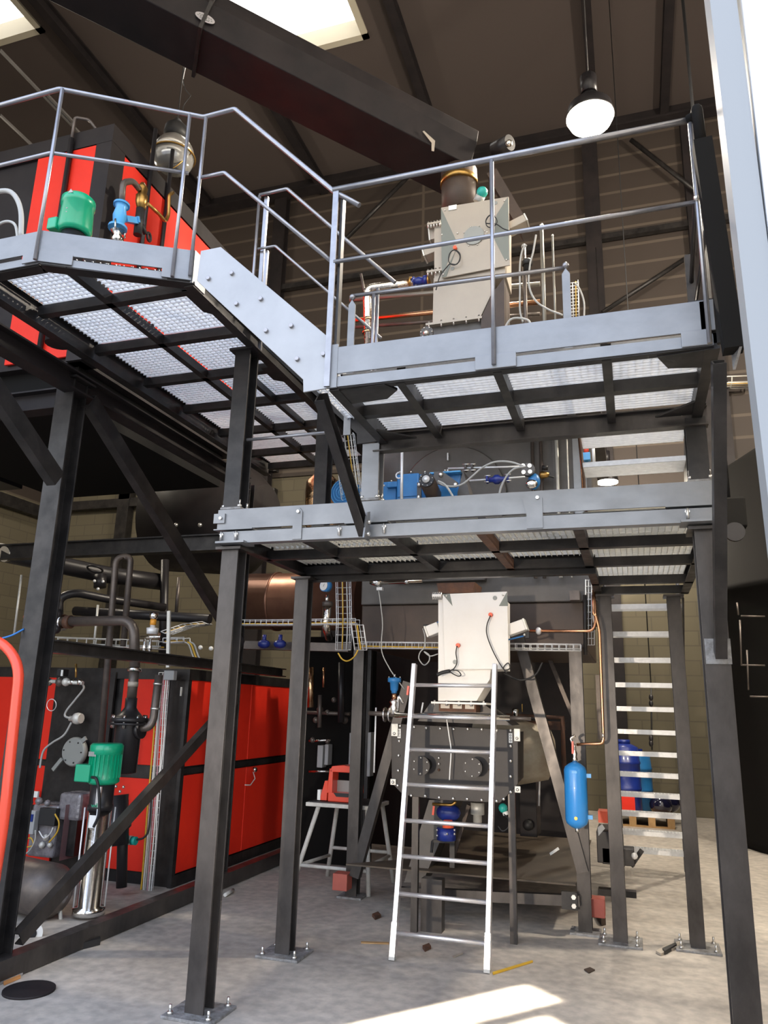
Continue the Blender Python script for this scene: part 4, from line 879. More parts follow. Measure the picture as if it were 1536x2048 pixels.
MB().cyl(p+Vector((0, .012, 0)), q+Vector((.02, 0, -.0)), .060, n=24).build('shaft_tube', 'machine_brown', sh); MB().cyl(p+Vector((0, -.008, .002)), p+Vector((0, .012, 0)), .056, n=28).build('end_flange', 'black_steel', sh)
MB().lathe(p+Vector((0, -.009, .002)), p+Vector((0, -.03, .003)), [(0, .028), (.012, .028), (.014, .012), (.02, .01)], 20).build('centre_cap', 'galv', sh)
for k in range(8):
    t = k*math.pi/4+.2; MB().ball(p+Vector((math.cos(t)*.047, -.01, math.sin(t)*.047+.002)), .0055, 6).build('bolt', 'bolt', sh)
ta_ = T('torque_arm', 'black slotted arm plate with three bright bolts on the blue gearbox', 'bracket', at(900, 950, Y=5.3))
MB().poly([at(*q, Y=5.28) for q in ((868, 943), (885, 943), (916, 965), (912, 974), (895, 974), (866, 965))], (0, .02, 0)).build('plate', 'machine_grey', ta_)
MB().poly([at(*q, Y=5.28) for q in ((834, 965), (842, 965), (842, 997), (834, 997))], (0, .02, 0)).build('side_plate', 'machine_grey', ta_)
for q in ((881, 949), (910, 969), (838, 969), (837, 994)): MB().ball(at(*q, Y=5.265), .016, 10, (1, .5, 1)).build('bolt', 'bolt', ta_)
tag(MB().cyl(at(804, 903, Y=5.1), at(803, 1004, Y=5.1), .011, n=10).build('upright_rod', 'galv'), 'upright thin steel rod in front of the blue gearbox', 'rod')
tag(MB().poly([at(926, 940, Y=5.4), at(945, 1010, Y=5.4), at(915, 1010, Y=5.4), at(915, 985, Y=5.4)], (0, .2, 0)).build('support_wedge', 'machine_grey'), 'dark wedge-shaped support at the right end of the blue gearbox', 'support')
# second blue motor, copper insulation behind
fm = T('fan_motor', 'round blue finned motor end behind the diagonal brace on the middle platform', 'motor', at(686, 1000, Y=5.7))
p = at(684, 984, Y=5.6); MB().cyl(p, p+Vector((.06, .26, 0)), .115, n=28).build('casing', 'blue', fm)
g = MB()
for rr in (.105, .08, .055, .03): g.ring(p+Vector((0, -.003, 0)), (.2, 1, 0), rr, .004, 28, 5)
g.build('fan_guard', 'light_blue', fm)
ci = T('insulated_vessel', 'copper-coloured foil-wrapped vessel behind the gallery column on the middle platform', 'vessel', at(648, 985, Y=6.2))
MB().lathe(at(645, 1080, Y=6.2), at(645, 905, Y=6.2), [(0, .16), (.45, .16), (.55, .15), (.62, .09), (.66, .02)], 24).build('jacket', 'copper_foil', ci)
# small pipework on the round door
for k, (x0, y0, x1, y1) in enumerate(((896, 937, 1045, 933), (930, 962, 1050, 954))):
    t = T('valve_line', ('upper', 'lower')[k]+' thin level line with fittings in front of the furnace round door', 'pipe', at(x0, y0, Y=5.9))
    MB().cyl(at(x0, y0, Y=5.9), at(x1, y1, Y=5.9), .008, n=8).build('tube', 'galv', t)
    for px in ((932, 945) if k == 0 else (975, 1016)):
        p = at(px, y0+(y1-y0)*(px-x0)/(x1-x0), Y=5.9); MB().cyl(p-Vector((.008, 0, 0)), p+Vector((.008, 0, 0)), .036, n=12).build('flange', 'machine_grey' if k == 0 else 'dark_blue', t)
        for s_ in (-1, 1): MB().cyl(p+Vector((-.025, -.02, .026*s_)), p+Vector((.03, -.02, .026*s_)), .006, n=6).build('bolt', 'bolt', t)
    if k: p = at(995, 959, Y=5.88); MB().lathe(p-Vector((.07, 0, 0)), p+Vector((.07, 0, 0)), [(0, .022), (.03, .022), (.05, .04), (.08, .04), (.1, .022), (.14, .022)], 12).build('valve_body', 'dark_blue', t)
tr_ = T('transmitter', 'round blue and chrome transmitter with a four-bolt head at the end of the grey hoses', 'sensor', at(1060, 960, Y=5.8))
p = at(1056, 938, Y=5.75); MB().cyl(p, p+Vector((0, .05, 0)), .052, n=20).build('head', 'machine_grey', tr_)
for q in ((1059, 931), (1047, 944), (1060, 943), (1046, 931)): MB().cyl(at(*q, Y=5.74), at(*q, Y=5.75)+Vector((0, .01, 0)), .017, n=12).build('bolt', 'bolt', tr_)
p = at(1068, 963, Y=5.82); MB().ball(p, .062, 16, (.8, .8, 1.1)).build('housing', 'blue', tr_); MB().ball(at(1063, 968, Y=5.77), .048, 14, (1, .5, .8)).build('window', 'chrome', tr_)
bvv = T('valve', 'small brass valve with black lever right of the blue transmitter', 'valve', at(1087, 950, Y=6.3))
p = at(1088, 950, Y=6.4); MB().lathe(p-Vector((.04, 0, 0)), p+Vector((.045, 0, 0)), [(0, .02), (.02, .035), (.05, .03), (.085, .018)], 12).build('body', 'brass', bvv); MB().cyl(at(1084, 935, Y=6.4), at(1096, 936, Y=6.4), .02, n=10).build('lever', 'rubber', bvv); MB().cyl(p, at(1108, 955, Y=6.4), .008).build('stem', 'rubber', bvv)
cable('long grey hose arching from the shaft flange to the transmitter', A(5.05, (876, 962), (886, 970), (905, 973), (925, 968), (945, 952), (965, 935), (990, 924), (1020, 924), (1046, 932)), .0075, 'cable_grey', 'hose', 8, 'hose')
cable('short grey hose drooping from the shaft flange behind the board', A(5.0, (876, 962), (888, 968), (898, 980), (908, 997)), .0075, 'cable_grey', 'hose', 8, 'hose')
cable('grey hose rising behind the board to the transmitter head', A(5.0, (998, 990), (1003, 972), (1015, 950), (1030, 937), (1052, 933)), .0075, 'cable_grey', 'hose', 8, 'hose')
# things around upper steps
tag(MB().tube([at(1159, 876, Y=5.4), at(1164, 930, Y=5.4), at(1167, 985, Y=5.4)], .012).build('pipe', 'copper'), 'thin copper pipe going up left of the upper grating steps', 'pipe')
sv = T('solenoid_valve', 'small pale blue valve with a red cap left of the upper grating steps', 'valve', at(1173, 915, Y=5.5))
p = at(1173, 914, Y=5.5); MB().cb(p, (.055, .05, .06)).build('body', 'light_blue', sv, bevel=.004); MB().cyl(p+Vector((0, 0, .03)), p+Vector((0, 0, .08)), .018).build('cap', 'red_bright', sv); MB().cyl(p-Vector((0, 0, .03)), p-Vector((0, 0, .12)), .012).build('stem', 'chrome', sv)
tag(MB().cyl(at(1186, 888, Y=5.6), at(1188, 925, Y=5.6), .012, n=8).build('pipe', 'white_plastic'), 'short white pipe just right of the red-capped valve', 'pipe')
# copper pipe down to the blue tank
cpp = T('copper_pipe', 'bright copper pipe bending down between furnace leg and stair column to the blue tank', 'pipe', at(1200, 1300, Y=6.0))
MB().tube([at(1186, 1190, Y=6.05), at(1187, 1228, Y=6.05), at(1192, 1232, Y=6.05), at(1199, 1260, Y=6.05), at(1207, 1478, Y=6.05), at(1204, 1487, Y=6.05), at(1153, 1489, Y=6.05)], .011, 8, .04).build('tube', 'copper', cpp)
MB().cyl(at(1204, 1471, Y=6.03), at(1208, 1471, Y=6.03), .016).build('union', 'bolt', cpp)
tag(MB().tube([at(1050, 1262, Y=6.2), at(1186, 1262, Y=6.2), at(1192, 1240, Y=6.2), at(1187, 1180, Y=6.2)], .012, 8, .05).build('pipe', 'copper'), 'level copper pipe from the right port of the white cabinet to the furnace edge', 'pipe')
p = at(1077, 1262, Y=6.2); tag(MB().lathe(p-Vector((.02, 0, 0)), p+Vector((.02, 0, 0)), [(0, .018), (.012, .030), (.028, .030), (.04, .018)], 10).build('pipe_union', 'galv'), 'small galvanised union on the level copper pipe', 'union')
for k, (px, y0, y1, r, m) in enumerate(((1170, 1190, 1310, .016, 'black_steel'), (1187, 1185, 1260, .014, 'chrome'))):
    tag(MB().cyl(at(px, y0, Y=6.25), at(px+1, y1, Y=6.25), r, n=10).build('pipe', m), ('dark upright pipe at the right edge of the furnace housing', 'bright short upright pipe beside the stair column top')[k], 'pipe')
p = at(1150, 1192, Y=6.45); tag(MB().poly([(p.x-.04, 6.4, p.z-.04), (p.x+.04, 6.4, p.z-.04), (p.x+.04, 6.4, p.z+.04), (p.x-.04, 6.4, p.z+.04)], (0, .15, 0)).build('square_tube', 'pipe_dark'), 'open square tube end on the lower right of the furnace housing', 'tube')
for q in ((1180, 1178), (1180, 1185), (1197, 1190), (1197, 1198), (1233, 1199), (1366, 1194), (1366, 1185)):
    pass
bt = T('compressed_air_tank', 'bright blue upright pressure tank hung on the right leg of the machine frame', 'tank', at(1152, 1590, Y=6.12))
a = at(1153, 1657, Y=6.12); b = at(1150, 1524, Y=6.12); L_ = b.z-a.z; a = Vector((at(1152, 1590, Y=6.12).x, 6.12, a.z)); b = Vector((a.x, a.y, b.z)); R_ = .083
MB().lathe(a, b, [(0, .02), (.012, R_*.55), (.035, R_*.9), (.06, R_), (L_-.06, R_), (L_-.035, R_*.9), (L_-.012, R_*.55), (L_, .02)], 32).build('shell', 'sky_blue', bt)
for f in (.18, .80): MB().box((a.x+.04, a.y-.01, a.z+L_*f-.014), (a.x+.115, a.y+.03, a.z+L_*f+.014)).build('bracket', 'light_blue', bt)
MB().cyl(a-Vector((0, 0, .025)), a+Vector((0, 0, .005)), .014).build('drain_plug', 'chrome', bt); MB().cyl(a+Vector((.0, -R_-.008, .08)), a+Vector((0, -R_+.01, .08)), .012).build('side_plug', 'brass', bt)
g = MB(); g.box((a.x-.018, a.y-R_-.001, b.z-.075), (a.x+.018, a.y-R_+.004, b.z-.06)); g.build('stamp', 'light_blue', bt)
MB().lathe(b, b+Vector((0, 0, .13)), [(0, .018), (.02, .022), (.04, .016), (.06, .022), (.08, .014), (.13, .014)], 10).build('neck', 'chrome', bt)
MB().bar(b+Vector((-.012, -.02, .06)), b+Vector((-.01, -.02, .15)), .014, .01, (0, 1, 0)).build('red_lever', 'red_bright', bt)
MB().tube([b+Vector((-.005, 0, .12)), b+Vector((-.03, 0, .17)), b+Vector((.01, 0, .19))], .010, 8, .02).build('elbow', 'chrome', bt)
# valve group under the ash box
vg = T('drain_valve_group', 'dark blue and orange valve group under the ash box, seen between ladder rungs', 'valve', at(900, 1640, Y=6.3))
MB().tube([at(865, 1608, Y=6.2), at(905, 1610, Y=6.2), at(912, 1602, Y=6.2)], .012, 8, .02).build('brass_pipe', 'brass', vg)
MB().bar(at(868, 1612, Y=6.18), at(866, 1630, Y=6.18), .016, .01, (0, 1, 0)).build('red_lever', 'red_bright', vg)
MB().ball(at(897, 1625, Y=6.25), .10, 16, (1, .8, .7)).build('pump_body', 'dark_blue', vg); MB().cyl(at(896, 1640, Y=6.15), at(896, 1655, Y=6.15), .035, .045).build('orange_band', 'orange_red', vg)
MB().cyl(at(893, 1655, Y=6.22), at(893, 1680, Y=6.22), .075, n=14).build('lower_body', 'dark_blue', vg)
for q in ((874, 1660), (874, 1671), (894, 1668), (909, 1668), (909, 1660)): MB().ball(at(*q, Y=6.14), .010, 6).build('bolt', 'bolt', vg)
stn = MB(); stn.bar(at(865, 1682, Y=6.3), at(905, 1684, Y=6.3), .02, .02); stn.bar(at(865, 1682, Y=6.3), at(863, 1705, Y=6.3), .02, .02, (0, 1, 0)); stn.bar(at(905, 1640, Y=6.3), at(905, 1735, Y=6.3), .04, .03, (0, 1, 0)); stn.build('stand', 'black_steel', vg)
tag(MB().bar(at(938, 1610, Y=6.4), at(908, 1710, Y=6.4), .03, .03, (0, 1, 0)).build('thin_strut', 'machine_brown'), 'thin brown inclined strut under the ash box right of the drain valves', 'strut')
tag(MB().lathe(at(955, 1605, Y=6.4), at(955, 1640, Y=6.4), [(0, .055), (.09, .055), (.09, .035), (.15, .035)], 14).build('filter_bowl', 'galv_dull'), 'grey cylindrical filter bowl beneath the ash box', 'filter')
ts = T('level_sensor', 'sensor with teal cap hanging under the right corner of the ash box', 'sensor', at(1007, 1615, Y=6.1))
MB().ball(at(1006, 1616, Y=6.1), .035, 12).build('cap', 'teal', ts); MB().cyl(at(1010, 1623, Y=6.1), at(1012, 1630, Y=6.1), .022).build('body', 'white_plastic', ts)
cable('thin black cable loop hanging from the teal sensor under the ash box', A(6.08, (1008, 1628), (1018, 1640), (1016, 1655), (1005, 1662), (996, 1652)), .005, 'rubber')
tm = T('cooling_unit', 'tall dark machine part behind the right leg of the ash box', 'machine', at(1052, 1620, Y=7.4))
bx(7.4, 1040, 1560, 1072, 1672, .3, 'casing', 'duct_black', tm); MB().ball(at(1056, 1650, Y=7.35), .05, 10).build('knob', 'rubber', tm)
tag(MB().cyl(at(1079, 1540, Y=7.2), at(1078, 1612, Y=7.2), .009, n=8).build('threaded_rod', 'galv'), 'thin bright rod hanging right of the pale drum', 'rod')
for k, (pts) in enumerate((((1195, 1655), (1204, 1648), (1210, 1657), (1197, 1672)), ((1099, 1706), (1116, 1694), (1119, 1699), (1101, 1711)))):
    t = tag(MB().poly([at(*q, Y=7.0) for q in pts], (0, .004, 0)).build('paper_tag', 'white_plastic'), ('white paper tag hanging left of the stair column near the floor', 'white paper tag lying tilted between strut and ash box leg')[k], 'tag')
# pipes and bits in the dark background between second column and furnace leg
for k, (px, y0, y1, r, m) in enumerate(((622, 1335, 1415, .035, 'copper_foil'), (648, 1335, 1375, .012, 'copper'), (640, 1390, 1455, .022, 'pipe_dark'), (683, 1325, 1445, .035, 'pipe_black'))):
    tag(MB().cyl(at(px, y0, Y=7.6), at(px-1, y1, Y=7.6), r, n=12).build('pipe', m), ('thick copper-wrapped', 'thin bright copper', 'short dull brown', 'wide black')[k]+' upright pipe in the dark gap right of the second column', 'pipe')
for k, (x0, x1, y0, y1) in enumerate(((633, 646, 1491, 1535), (648, 657, 1489, 1530), (733, 742, 1465, 1553), (696, 709, 1466, 1545))):
    tag(bx(7.8, x0, y0, x1, y1, .12, 'grey_box', 'plastic_grey', None), ('tall grey box left above the red lantern', 'slim grey box just right of the tall grey box', 'long pale grey channel right of the furnace left leg', 'grey panel directly left of the furnace left leg')[k], 'box')
gb = T('pump_group', 'dark pipe fittings cluster in the gap above the grey boxes', 'fittings', at(640, 1430, Y=7.7))
for q in ((640, 1420, .04), (655, 1425, .03), (632, 1440, .035), (668, 1400, .03), (690, 1440, .04), (625, 1480, .03), (655, 1483, .025)):
    MB().ball(at(q[0], q[1], Y=7.7), q[2], 10).build('fitting', 'pipe_dark', gb)
MB().tube([at(612, 1425, Y=7.7), at(700, 1428, Y=7.7)], .02).build('pipe', 'pipe_dark', gb); MB().tube([at(618, 1482, Y=7.7), at(662, 1480, Y=7.7)], .012).build('pipe', 'chrome', gb); MB().tube([at(618, 1543, Y=7.7), at(660, 1543, Y=7.7)], .012).build('pipe', 'chrome', gb)
dp = MB(); dp.bar(at(480, 1290, Y=7.0), at(700, 1296, Y=7.0), .11, .08); tag(dp.build('pipe', 'pipe_dark'), 'dark level pipe under the copper duct behind the second column', 'pipe')
vv_ = T('valve', 'pair of dark blue flanged valves on the pipe behind the nearest column', 'valve', at(545, 1290, Y=6.7))
for px in (528, 560): p = at(px, 1288, Y=6.8); MB().ball(p, .055, 12, (1.2, 1, .8)).build('body', 'dark_blue', vv_); MB().cyl(p, p+Vector((0, 0, .09)), .02).build('stem', 'dark_blue', vv_)
for k, (x0, y0, x1, y1) in enumerate(((1100, 1320, 1165, 1480), (1195, 1350, 1200, 1480))):
    tag(MB().bar(at(x0, y0, Y=8.2), at(x1, y1, Y=8.2), .04, .04).build('thin_strut', 'pipe_dark'), ('thin dark strut slanting behind the right furnace strut', 'thin upright dark strut behind the copper pipe')[k], 'strut')
ct = T('level_gauge', 'pair of bright glass bowls on a dark line behind the right strut', 'gauge', at(1040, 1425, Y=6.8))
for px in (1031, 1083): MB().lathe(at(px, 1417, Y=6.8), at(px, 1432, Y=6.8), [(0, .02), (.01, .03), (.06, .03), (.07, .02)], 12).build('bowl', 'chrome', ct)
MB().cyl(at(1020, 1434, Y=6.8), at(1095, 1438, Y=6.8), .02).build('line', 'pipe_black', ct); MB().box(at(1044, 1424, Y=6.79), at(1045, 1408, Y=6.81)).build('post', 'cable_yellow', ct)
rb = MB(); rb.bar(at(1020, 1448, Y=6.9), at(1130, 1452, Y=6.9), .05, .07); tag(rb.build('support_rail', 'rust'), 'rusty rail above the pale drum', 'rail')

rk = T('filler_rack', 'dark rack added to keep the gap between the second column and the furnace leg black', 'rack', (-3.3, 8.1, 0))  # added so the gap stays dark; also backs the grey boxes
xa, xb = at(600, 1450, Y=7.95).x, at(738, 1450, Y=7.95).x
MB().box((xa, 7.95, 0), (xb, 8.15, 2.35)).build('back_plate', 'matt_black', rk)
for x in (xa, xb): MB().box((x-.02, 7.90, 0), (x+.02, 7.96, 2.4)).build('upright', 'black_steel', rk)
# ================================================================== boiler side
BX, BY = -4.0, 6.36
bo = T('boiler', 'long low red-panelled boiler in black frame along the left side, on the floor', 'boiler', (-5.2, 7.5, 0))
MB().box((-7.4, BY+.02, .0), (BX-.02, 8.85, 1.84)).build('casing', 'black_steel', bo)
def side_panel(px0, px1, z0, z1, nm='side_panel'):
    y0 = at(px0, 1351, X=BX).y; y1 = at(px1, 1365, X=BX).y
    MB().box((BX-.01, y0, z0), (BX+.012, y1, z1)).build(nm, 'red', bo, bevel=.004)
side_panel(379, 502, 1.02, 1.80); side_panel(504, 584, 1.02, 1.80); side_panel(379, 502, .11, .94); side_panel(504, 584, .11, .94)
z0, z1 = at(330, 1545, X=BX).z, at(330, 1560, X=BX).z
MB().box((BX-.02, BY-.005, 0), (BX+.014, BY+.05, 1.86)).build('corner_post', 'black_steel', bo)
MB().box((BX-.02, BY, .955), (BX+.016, 8.84, 1.005)).build('middle_rail', 'black_steel', bo); MB().box((-7.4, BY-.01, 1.80), (BX+.02, 8.86, 1.90)).build('top_frame', 'black_steel', bo); MB().box((BX-.03, BY, .0), (BX+.018, 8.85, .10)).build('bottom_frame', 'black_steel', bo)
def front_panel(px0, px1, z0, z1):
    x0 = at(px0, 1560, Y=BY).x; x1 = at(px1, 1560, Y=BY).x
    MB().box((x0, BY-.012, z0), (x1, BY+.01, z1)).build('front_panel', 'red', bo, bevel=.004)
front_panel(228, 318, 1.02, 1.80); front_panel(228, 318, .11, .90); front_panel(58, 92, 1.02, 1.80); front_panel(-60, 58, .45, 1.80); front_panel(55, 92, .60, .96); front_panel(-60, 120, .11, .42)
x0 = at(95, 1500, Y=BY-.03).x; x1 = at(215, 1500, Y=BY-.03).x
MB().box((x0, BY-.035, .35), (x1, BY-.01, 1.86)).build('burner_plate', 'black_steel', bo)
p = at(506, 1543, X=BX+.03); MB().ball(p+Vector((.02, 0, .02)), .03, 10).build('door_knob', 'chrome', bo); MB().tube([p, p+Vector((.04, -.02, -.07)), p+Vector((.03, -.1, -.13)), p+Vector((.02, -.2, -.12))], .006).build('latch_wire', 'galv', bo)
p = at(362, 1383, X=BX+.02); MB().box((p.x, p.y-.012, p.z-.04), (p.x+.004, p.y+.012, p.z+.04)).build('label_plate', 'white_plastic', bo)
tag(MB().cyl(at(450, 1790, Z=.02), at(466, 1780, Z=.02), .015).build('bolt_stub', 'galv_dull'), 'small bright metal stub on the floor at the foot of the red boiler', 'scrap')
# burner
bn = T('burner', 'open film-wrapped burner with wires and grey control box on the boiler front', 'burner', at(110, 1720, Y=6.0))
def bx2(Y, x0, y0, x1, y1, d, nm, m, par, bev=.006):
    a = at(x0, y1, Y=Y); b = at(x1, y0, Y=Y); return MB().box((a.x, Y, a.z), (b.x, Y+d, b.z)).build(nm, m, par, bevel=bev)
bx2(6.02, 52, 1612, 118, 1712, .27, 'housing', 'plastic_film', bn, .02); bx2(5.98, 118, 1610, 132, 1722, .30, 'side_flange', mat('mauve', (.22, .13, .14), .5), bn); bx2(6.05, 130, 1640, 155, 1712, .24, 'fan_case', 'black_steel', bn)
bx2(6.03, 112, 1588, 163, 1640, .26, 'film_cover', 'plastic_film', bn, .03); cb_ = bx2(5.93, 52, 1622, 71, 1668, .06, 'control_box', 'plastic_grey', bn); bx2(5.92, 57, 1629, 66, 1643, .01, 'screen', 'screen', bn, 0)
bx2(5.97, 75, 1618, 112, 1650, .06, 'dark_opening', 'rubber', bn)
for pp, m, r in ((((110, 1628), (118, 1645), (114, 1665), (98, 1685)), 'cable_yellow', .007), (((71, 1660), (70, 1680), (60, 1700), (45, 1712)), 'cable_grey', .007), (((78, 1662), (88, 1676), (100, 1668), (106, 1655)), 'galv', .006), (((50, 1680), (62, 1676), (66, 1690), (52, 1695)), 'cable_yellow', .006)):
    MB().smooth([at(x, y, Y=5.95) for x, y in pp], r).build('wire', m, bn)
for q in ((92, 1675, .03), (100, 1690, .025), (84, 1690, .03), (60, 1605, .03), (78, 1602, .035), (95, 1606, .03)): MB().ball(at(q[0], q[1], Y=6.0), q[2], 8).build('fitting', 'plastic_film' if q[1] < 1610 else 'galv_dull', bn)
bx2(6.28, 58, 1583, 76, 1594, .02, 'sticker', 'white_plastic', bn, 0)
dd = T('inspection_door', 'round grey cast door with a handle on the black boiler front', 'door', at(145, 1500, Y=6.3))
p = at(145, 1504, Y=6.22); MB().lathe(p, p+Vector((0, .09, 0)), [(0, .12), (.02, .135), (.05, .135), (.09, .10)], 28).build('disc', 'grey_panel', dd); MB().bar(at(124, 1518, Y=6.2), at(106, 1540, Y=6.2), .035, .02, (0, 1, 0)).build('handle', 'grey_panel', dd); MB().bar(at(164, 1483, Y=6.2), at(172, 1476, Y=6.2), .04, .02, (0, 1, 0)).build('hinge', 'grey_panel', dd)
for k in range(6): MB().ball(p+Vector((math.cos(k)*.10, -.005, math.sin(k)*.10)), .008, 6).build('bolt', 'black_steel', dd)
nz = T('boiler_nozzle', 'chrome round nozzle with two hoses on the black boiler front', 'fitting', at(160, 1437, Y=6.25))
MB().lathe(at(140, 1437, Y=6.2), at(172, 1437, Y=6.2), [(0, .025), (.06, .025), (.06, .05), (.09, .055), (.13, .045)], 18).build('body', 'galv_dull', nz)
for q in (((165, 1368), (167, 1378), (150, 1400), (134, 1420), (130, 1432), (142, 1437)), ((143, 1445), (128, 1470), (105, 1485), (88, 1500), (82, 1520), (80, 1536))):
    MB().smooth([at(x, y, Y=6.18) for x, y in q], .010, 8).build('hose', 'cable_grey', nz)
vt = T('gas_valve_train', 'row of chrome and brass fittings under the level beam on the boiler front', 'valve', at(130, 1365, Y=6.1))
for px, r, m in ((97, .04, 'chrome'), (120, .045, 'pipe_dark'), (132, .04, 'galv_dull'), (145, .025, 'chrome'), (160, .03, 'chrome')): MB().ball(at(px, 1364, Y=6.1), r, 10).build('fitting', m, vt)
MB().cyl(at(90, 1362, Y=6.1), at(166, 1366, Y=6.1), .018).build('pipe', 'galv_dull', vt); MB().cyl(at(152, 1328, Y=6.1), at(152, 1355, Y=6.1), .010).build('brass_stem', 'brass', vt); bx2(6.05, 112, 1338, 127, 1352, .08, 'coil', 'rubber', vt); bx2(6.04, 121, 1340, 126, 1352, .01, 'coil_label', 'white_plastic', vt, 0)
tag(MB().ring(at(103, 1410, Y=6.15), (0, 1, .1), .055, .004, 24).build('wire_loop', 'galv'), 'thin wire loop hanging on the black boiler front', 'wire')
# green pump with chrome column
gp = T('pump', 'tall pump with green motor on a shiny chrome column behind the low diagonal brace', 'pump', (-4.02, 5.32, 0))
B0 = at(168, 1880, Y=5.32); T0 = at(203, 1600, Y=5.32); mx_ = (-4.0); cx = at(200, 1620, Y=5.32).x; zc = T0.z; zt = at(205, 1486, Y=5.32).z; zf = at(205, 1568, Y=5.32).z; zk = at(205, 1620, Y=5.32).z
MB().lathe((cx, 5.32, .02), (cx, 5.32, zk), [(0, .12), (.05, .12), (.06, .088), (zk-.02, .088)], 32).build('chrome_column', 'chrome', gp)
MB().lathe((cx, 5.32, zk), (cx, 5.32, zf+.01), [(0, .098), (.04, .098), (.045, .09), (zf-zk, .092), (zf-zk+.01, .10)], 32).build('black_lantern', 'pipe_black', gp)
MB().box((cx+.02, 5.225, zk+.03), (cx+.06, 5.24, zf-.01)).build('guard_strip', 'chrome', gp)
for a_ in (.6, 1.9, 3.8, 5.2): MB().cyl((cx+.112*math.cos(a_), 5.32+.112*math.sin(a_), .06), (cx+.112*math.cos(a_), 5.32+.112*math.sin(a_), zk+.02), .006, n=8).build('tie_rod', 'galv', gp)
hm = zt-zf
MB().lathe((cx, 5.32, zf), (cx, 5.32, zt), [(0, .10), (.02, .125), (.05, .118), (hm*.72, .118), (hm*.74, .128), (hm*.95, .128), (hm, .112)], 28).build('motor', 'green', gp)
g = MB()
for k in range(24):
    a_ = 2*math.pi*k/24; c = Vector((cx+.119*math.cos(a_), 5.32+.119*math.sin(a_), zf+.05)); g.bar(c, c+Vector((0, 0, hm*.66)), .005, .014, Vector((math.cos(a_), math.sin(a_), 0)))
g.build('cooling_fins', 'green', gp)
tb2 = MB().cb((cx-.10, 5.23, zf+.085), (.14, .10, .13)).build('terminal_box', 'green', gp, bevel=.008); MB().cb((cx-.035, 5.20, zf+.23), (.07, .012, .035)).build('rating_plate', 'grey_panel', gp)
MB().smooth([(cx-.01, 5.19, zf+.06), (cx+.05, 5.17, zf+.05), (cx+.08, 5.18, zf-.05), (cx+.085, 5.2, zf-.2), (cx+.04, 5.215, zf-.30)], .011, 8).build('power_cable', 'rubber', gp)
MB().box((cx-.02, 5.228, zk-.12), (cx+.05, 5.236, zk-.03)).build('label', 'white_plastic', gp)
def text(s_, loc, size, m, par, rx=math.pi/2, rz=0):
    c = bpy.data.curves.new('t', 'FONT'); c.body = s_; c.size = size; c.extrude = .001; c.align_x = 'CENTER'
    o = bpy.data.objects.new('t', c); COL.objects.link(o); bpy.context.view_layer.update()
    me = bpy.data.meshes.new_from_object(o.evaluated_get(bpy.context.evaluated_depsgraph_get())); bpy.data.objects.remove(o)
    me.transform(Matrix.Translation(Vector(loc)-ORG[par.name]) @ Matrix.Rotation(rz, 4, 'Z') @ Matrix.Rotation(rx, 4, 'X'))
    me.materials.clear(); me.materials.append(M[m]); q = bpy.data.objects.new('lettering', me); COL.objects.link(q); q.parent = par; return q
text('wilo', (cx+.035, 5.222, zk+.03), .045, 'green', gp, rz=.35)
# strainer pot
sp_ = T('strainer', 'black flanged filter pot with chrome bolts hanging right of the green pump', 'filter', at(258, 1550, Y=5.7))
c = at(258, 1444, Y=5.7); sx, sz = c.x, c.z; zb_ = at(255, 1548, Y=5.7).z; ztop = at(262, 1340, Y=5.7).z
MB().lathe((sx, 5.7, zb_), (sx, 5.7, sz), [(0, .06), (.01, .105), (sz-zb_-.03, .11), (sz-zb_, .115)], 24).build('body', 'pipe_black', sp_)
MB().lathe((sx, 5.7, sz), (sx, 5.7, sz+.2), [(0, .16), (.035, .16), (.04, .12), (.09, .07), (.12, .05), (.20, .05)], 24).build('lid', 'pipe_black', sp_)
MB().cyl((sx, 5.7, sz-.025), (sx, 5.7, sz-.005), .165, n=24).build('flange', 'pipe_black', sp_)
for k in range(8):
    a_ = k*math.pi/4+.35; x, y = sx+.14*math.cos(a_), 5.7+.14*math.sin(a_); MB().cyl((x, y, sz-.05), (x, y, sz+.06), .013, n=6).build('bolt', 'chrome', sp_)
MB().cyl((sx, 5.7, sz+.2), (sx, 5.7, ztop), .042).build('riser', 'pipe_dark', sp_); MB().cyl((sx, 5.7, ztop-.14), (sx, 5.7, ztop-.10), .045).build('tape_band', 'cream_panel', sp_); MB().cyl((sx, 5.7, ztop-.01), (sx, 5.7, ztop+.02), .06).build('coupling', 'chrome', sp_)
pb = at(318, 1350, Y=5.75); q = at(308, 1440, Y=5.75)
MB().tube([(sx+.08, 5.7, q.z-.08), (q.x-.02, 5.72, q.z-.06), (q.x, 5.74, q.z), (pb.x, 5.75, pb.z)], .034, 10, .05).build('side_branch', 'pipe_dark', sp_)
MB().lathe((sx+.10, 5.7, q.z-.085), (sx+.14, 5.7, q.z-.08), [(0, .075), (.035, .075)], 18).build('side_flange', 'pipe_black', sp_)
for f in (.25, .8): c = q.lerp(pb, f); MB().cyl(Vector((c.x, 5.75, c.z-.008)), Vector((c.x, 5.75, c.z+.008)), .042).build('band', 'bolt', sp_)
lp = T('lower_pipe_group', 'dark pump body and upright pipe below the filter pot, right of the chrome column', 'pump', at(235, 1700, Y=5.9))
p = at(236, 1690, Y=5.9); q = at(236, 1585, Y=5.9); MB().lathe(p, q, [(0, .09), (.12, .09), (.14, .11), (.2, .11), (.22, .08), (.4, .09)], 18).build('body', 'pipe_black', lp)
MB().cyl(at(243, 1775, Y=5.95), at(247, 1600, Y=5.95), .045).build('upright_pipe', 'pipe_black', lp)
for q in ((232, 1573), (247, 1574), (240, 1583), (225, 1583)): MB().ball(at(*q, Y=5.8), .014, 6).build('bolt', 'bolt', lp)
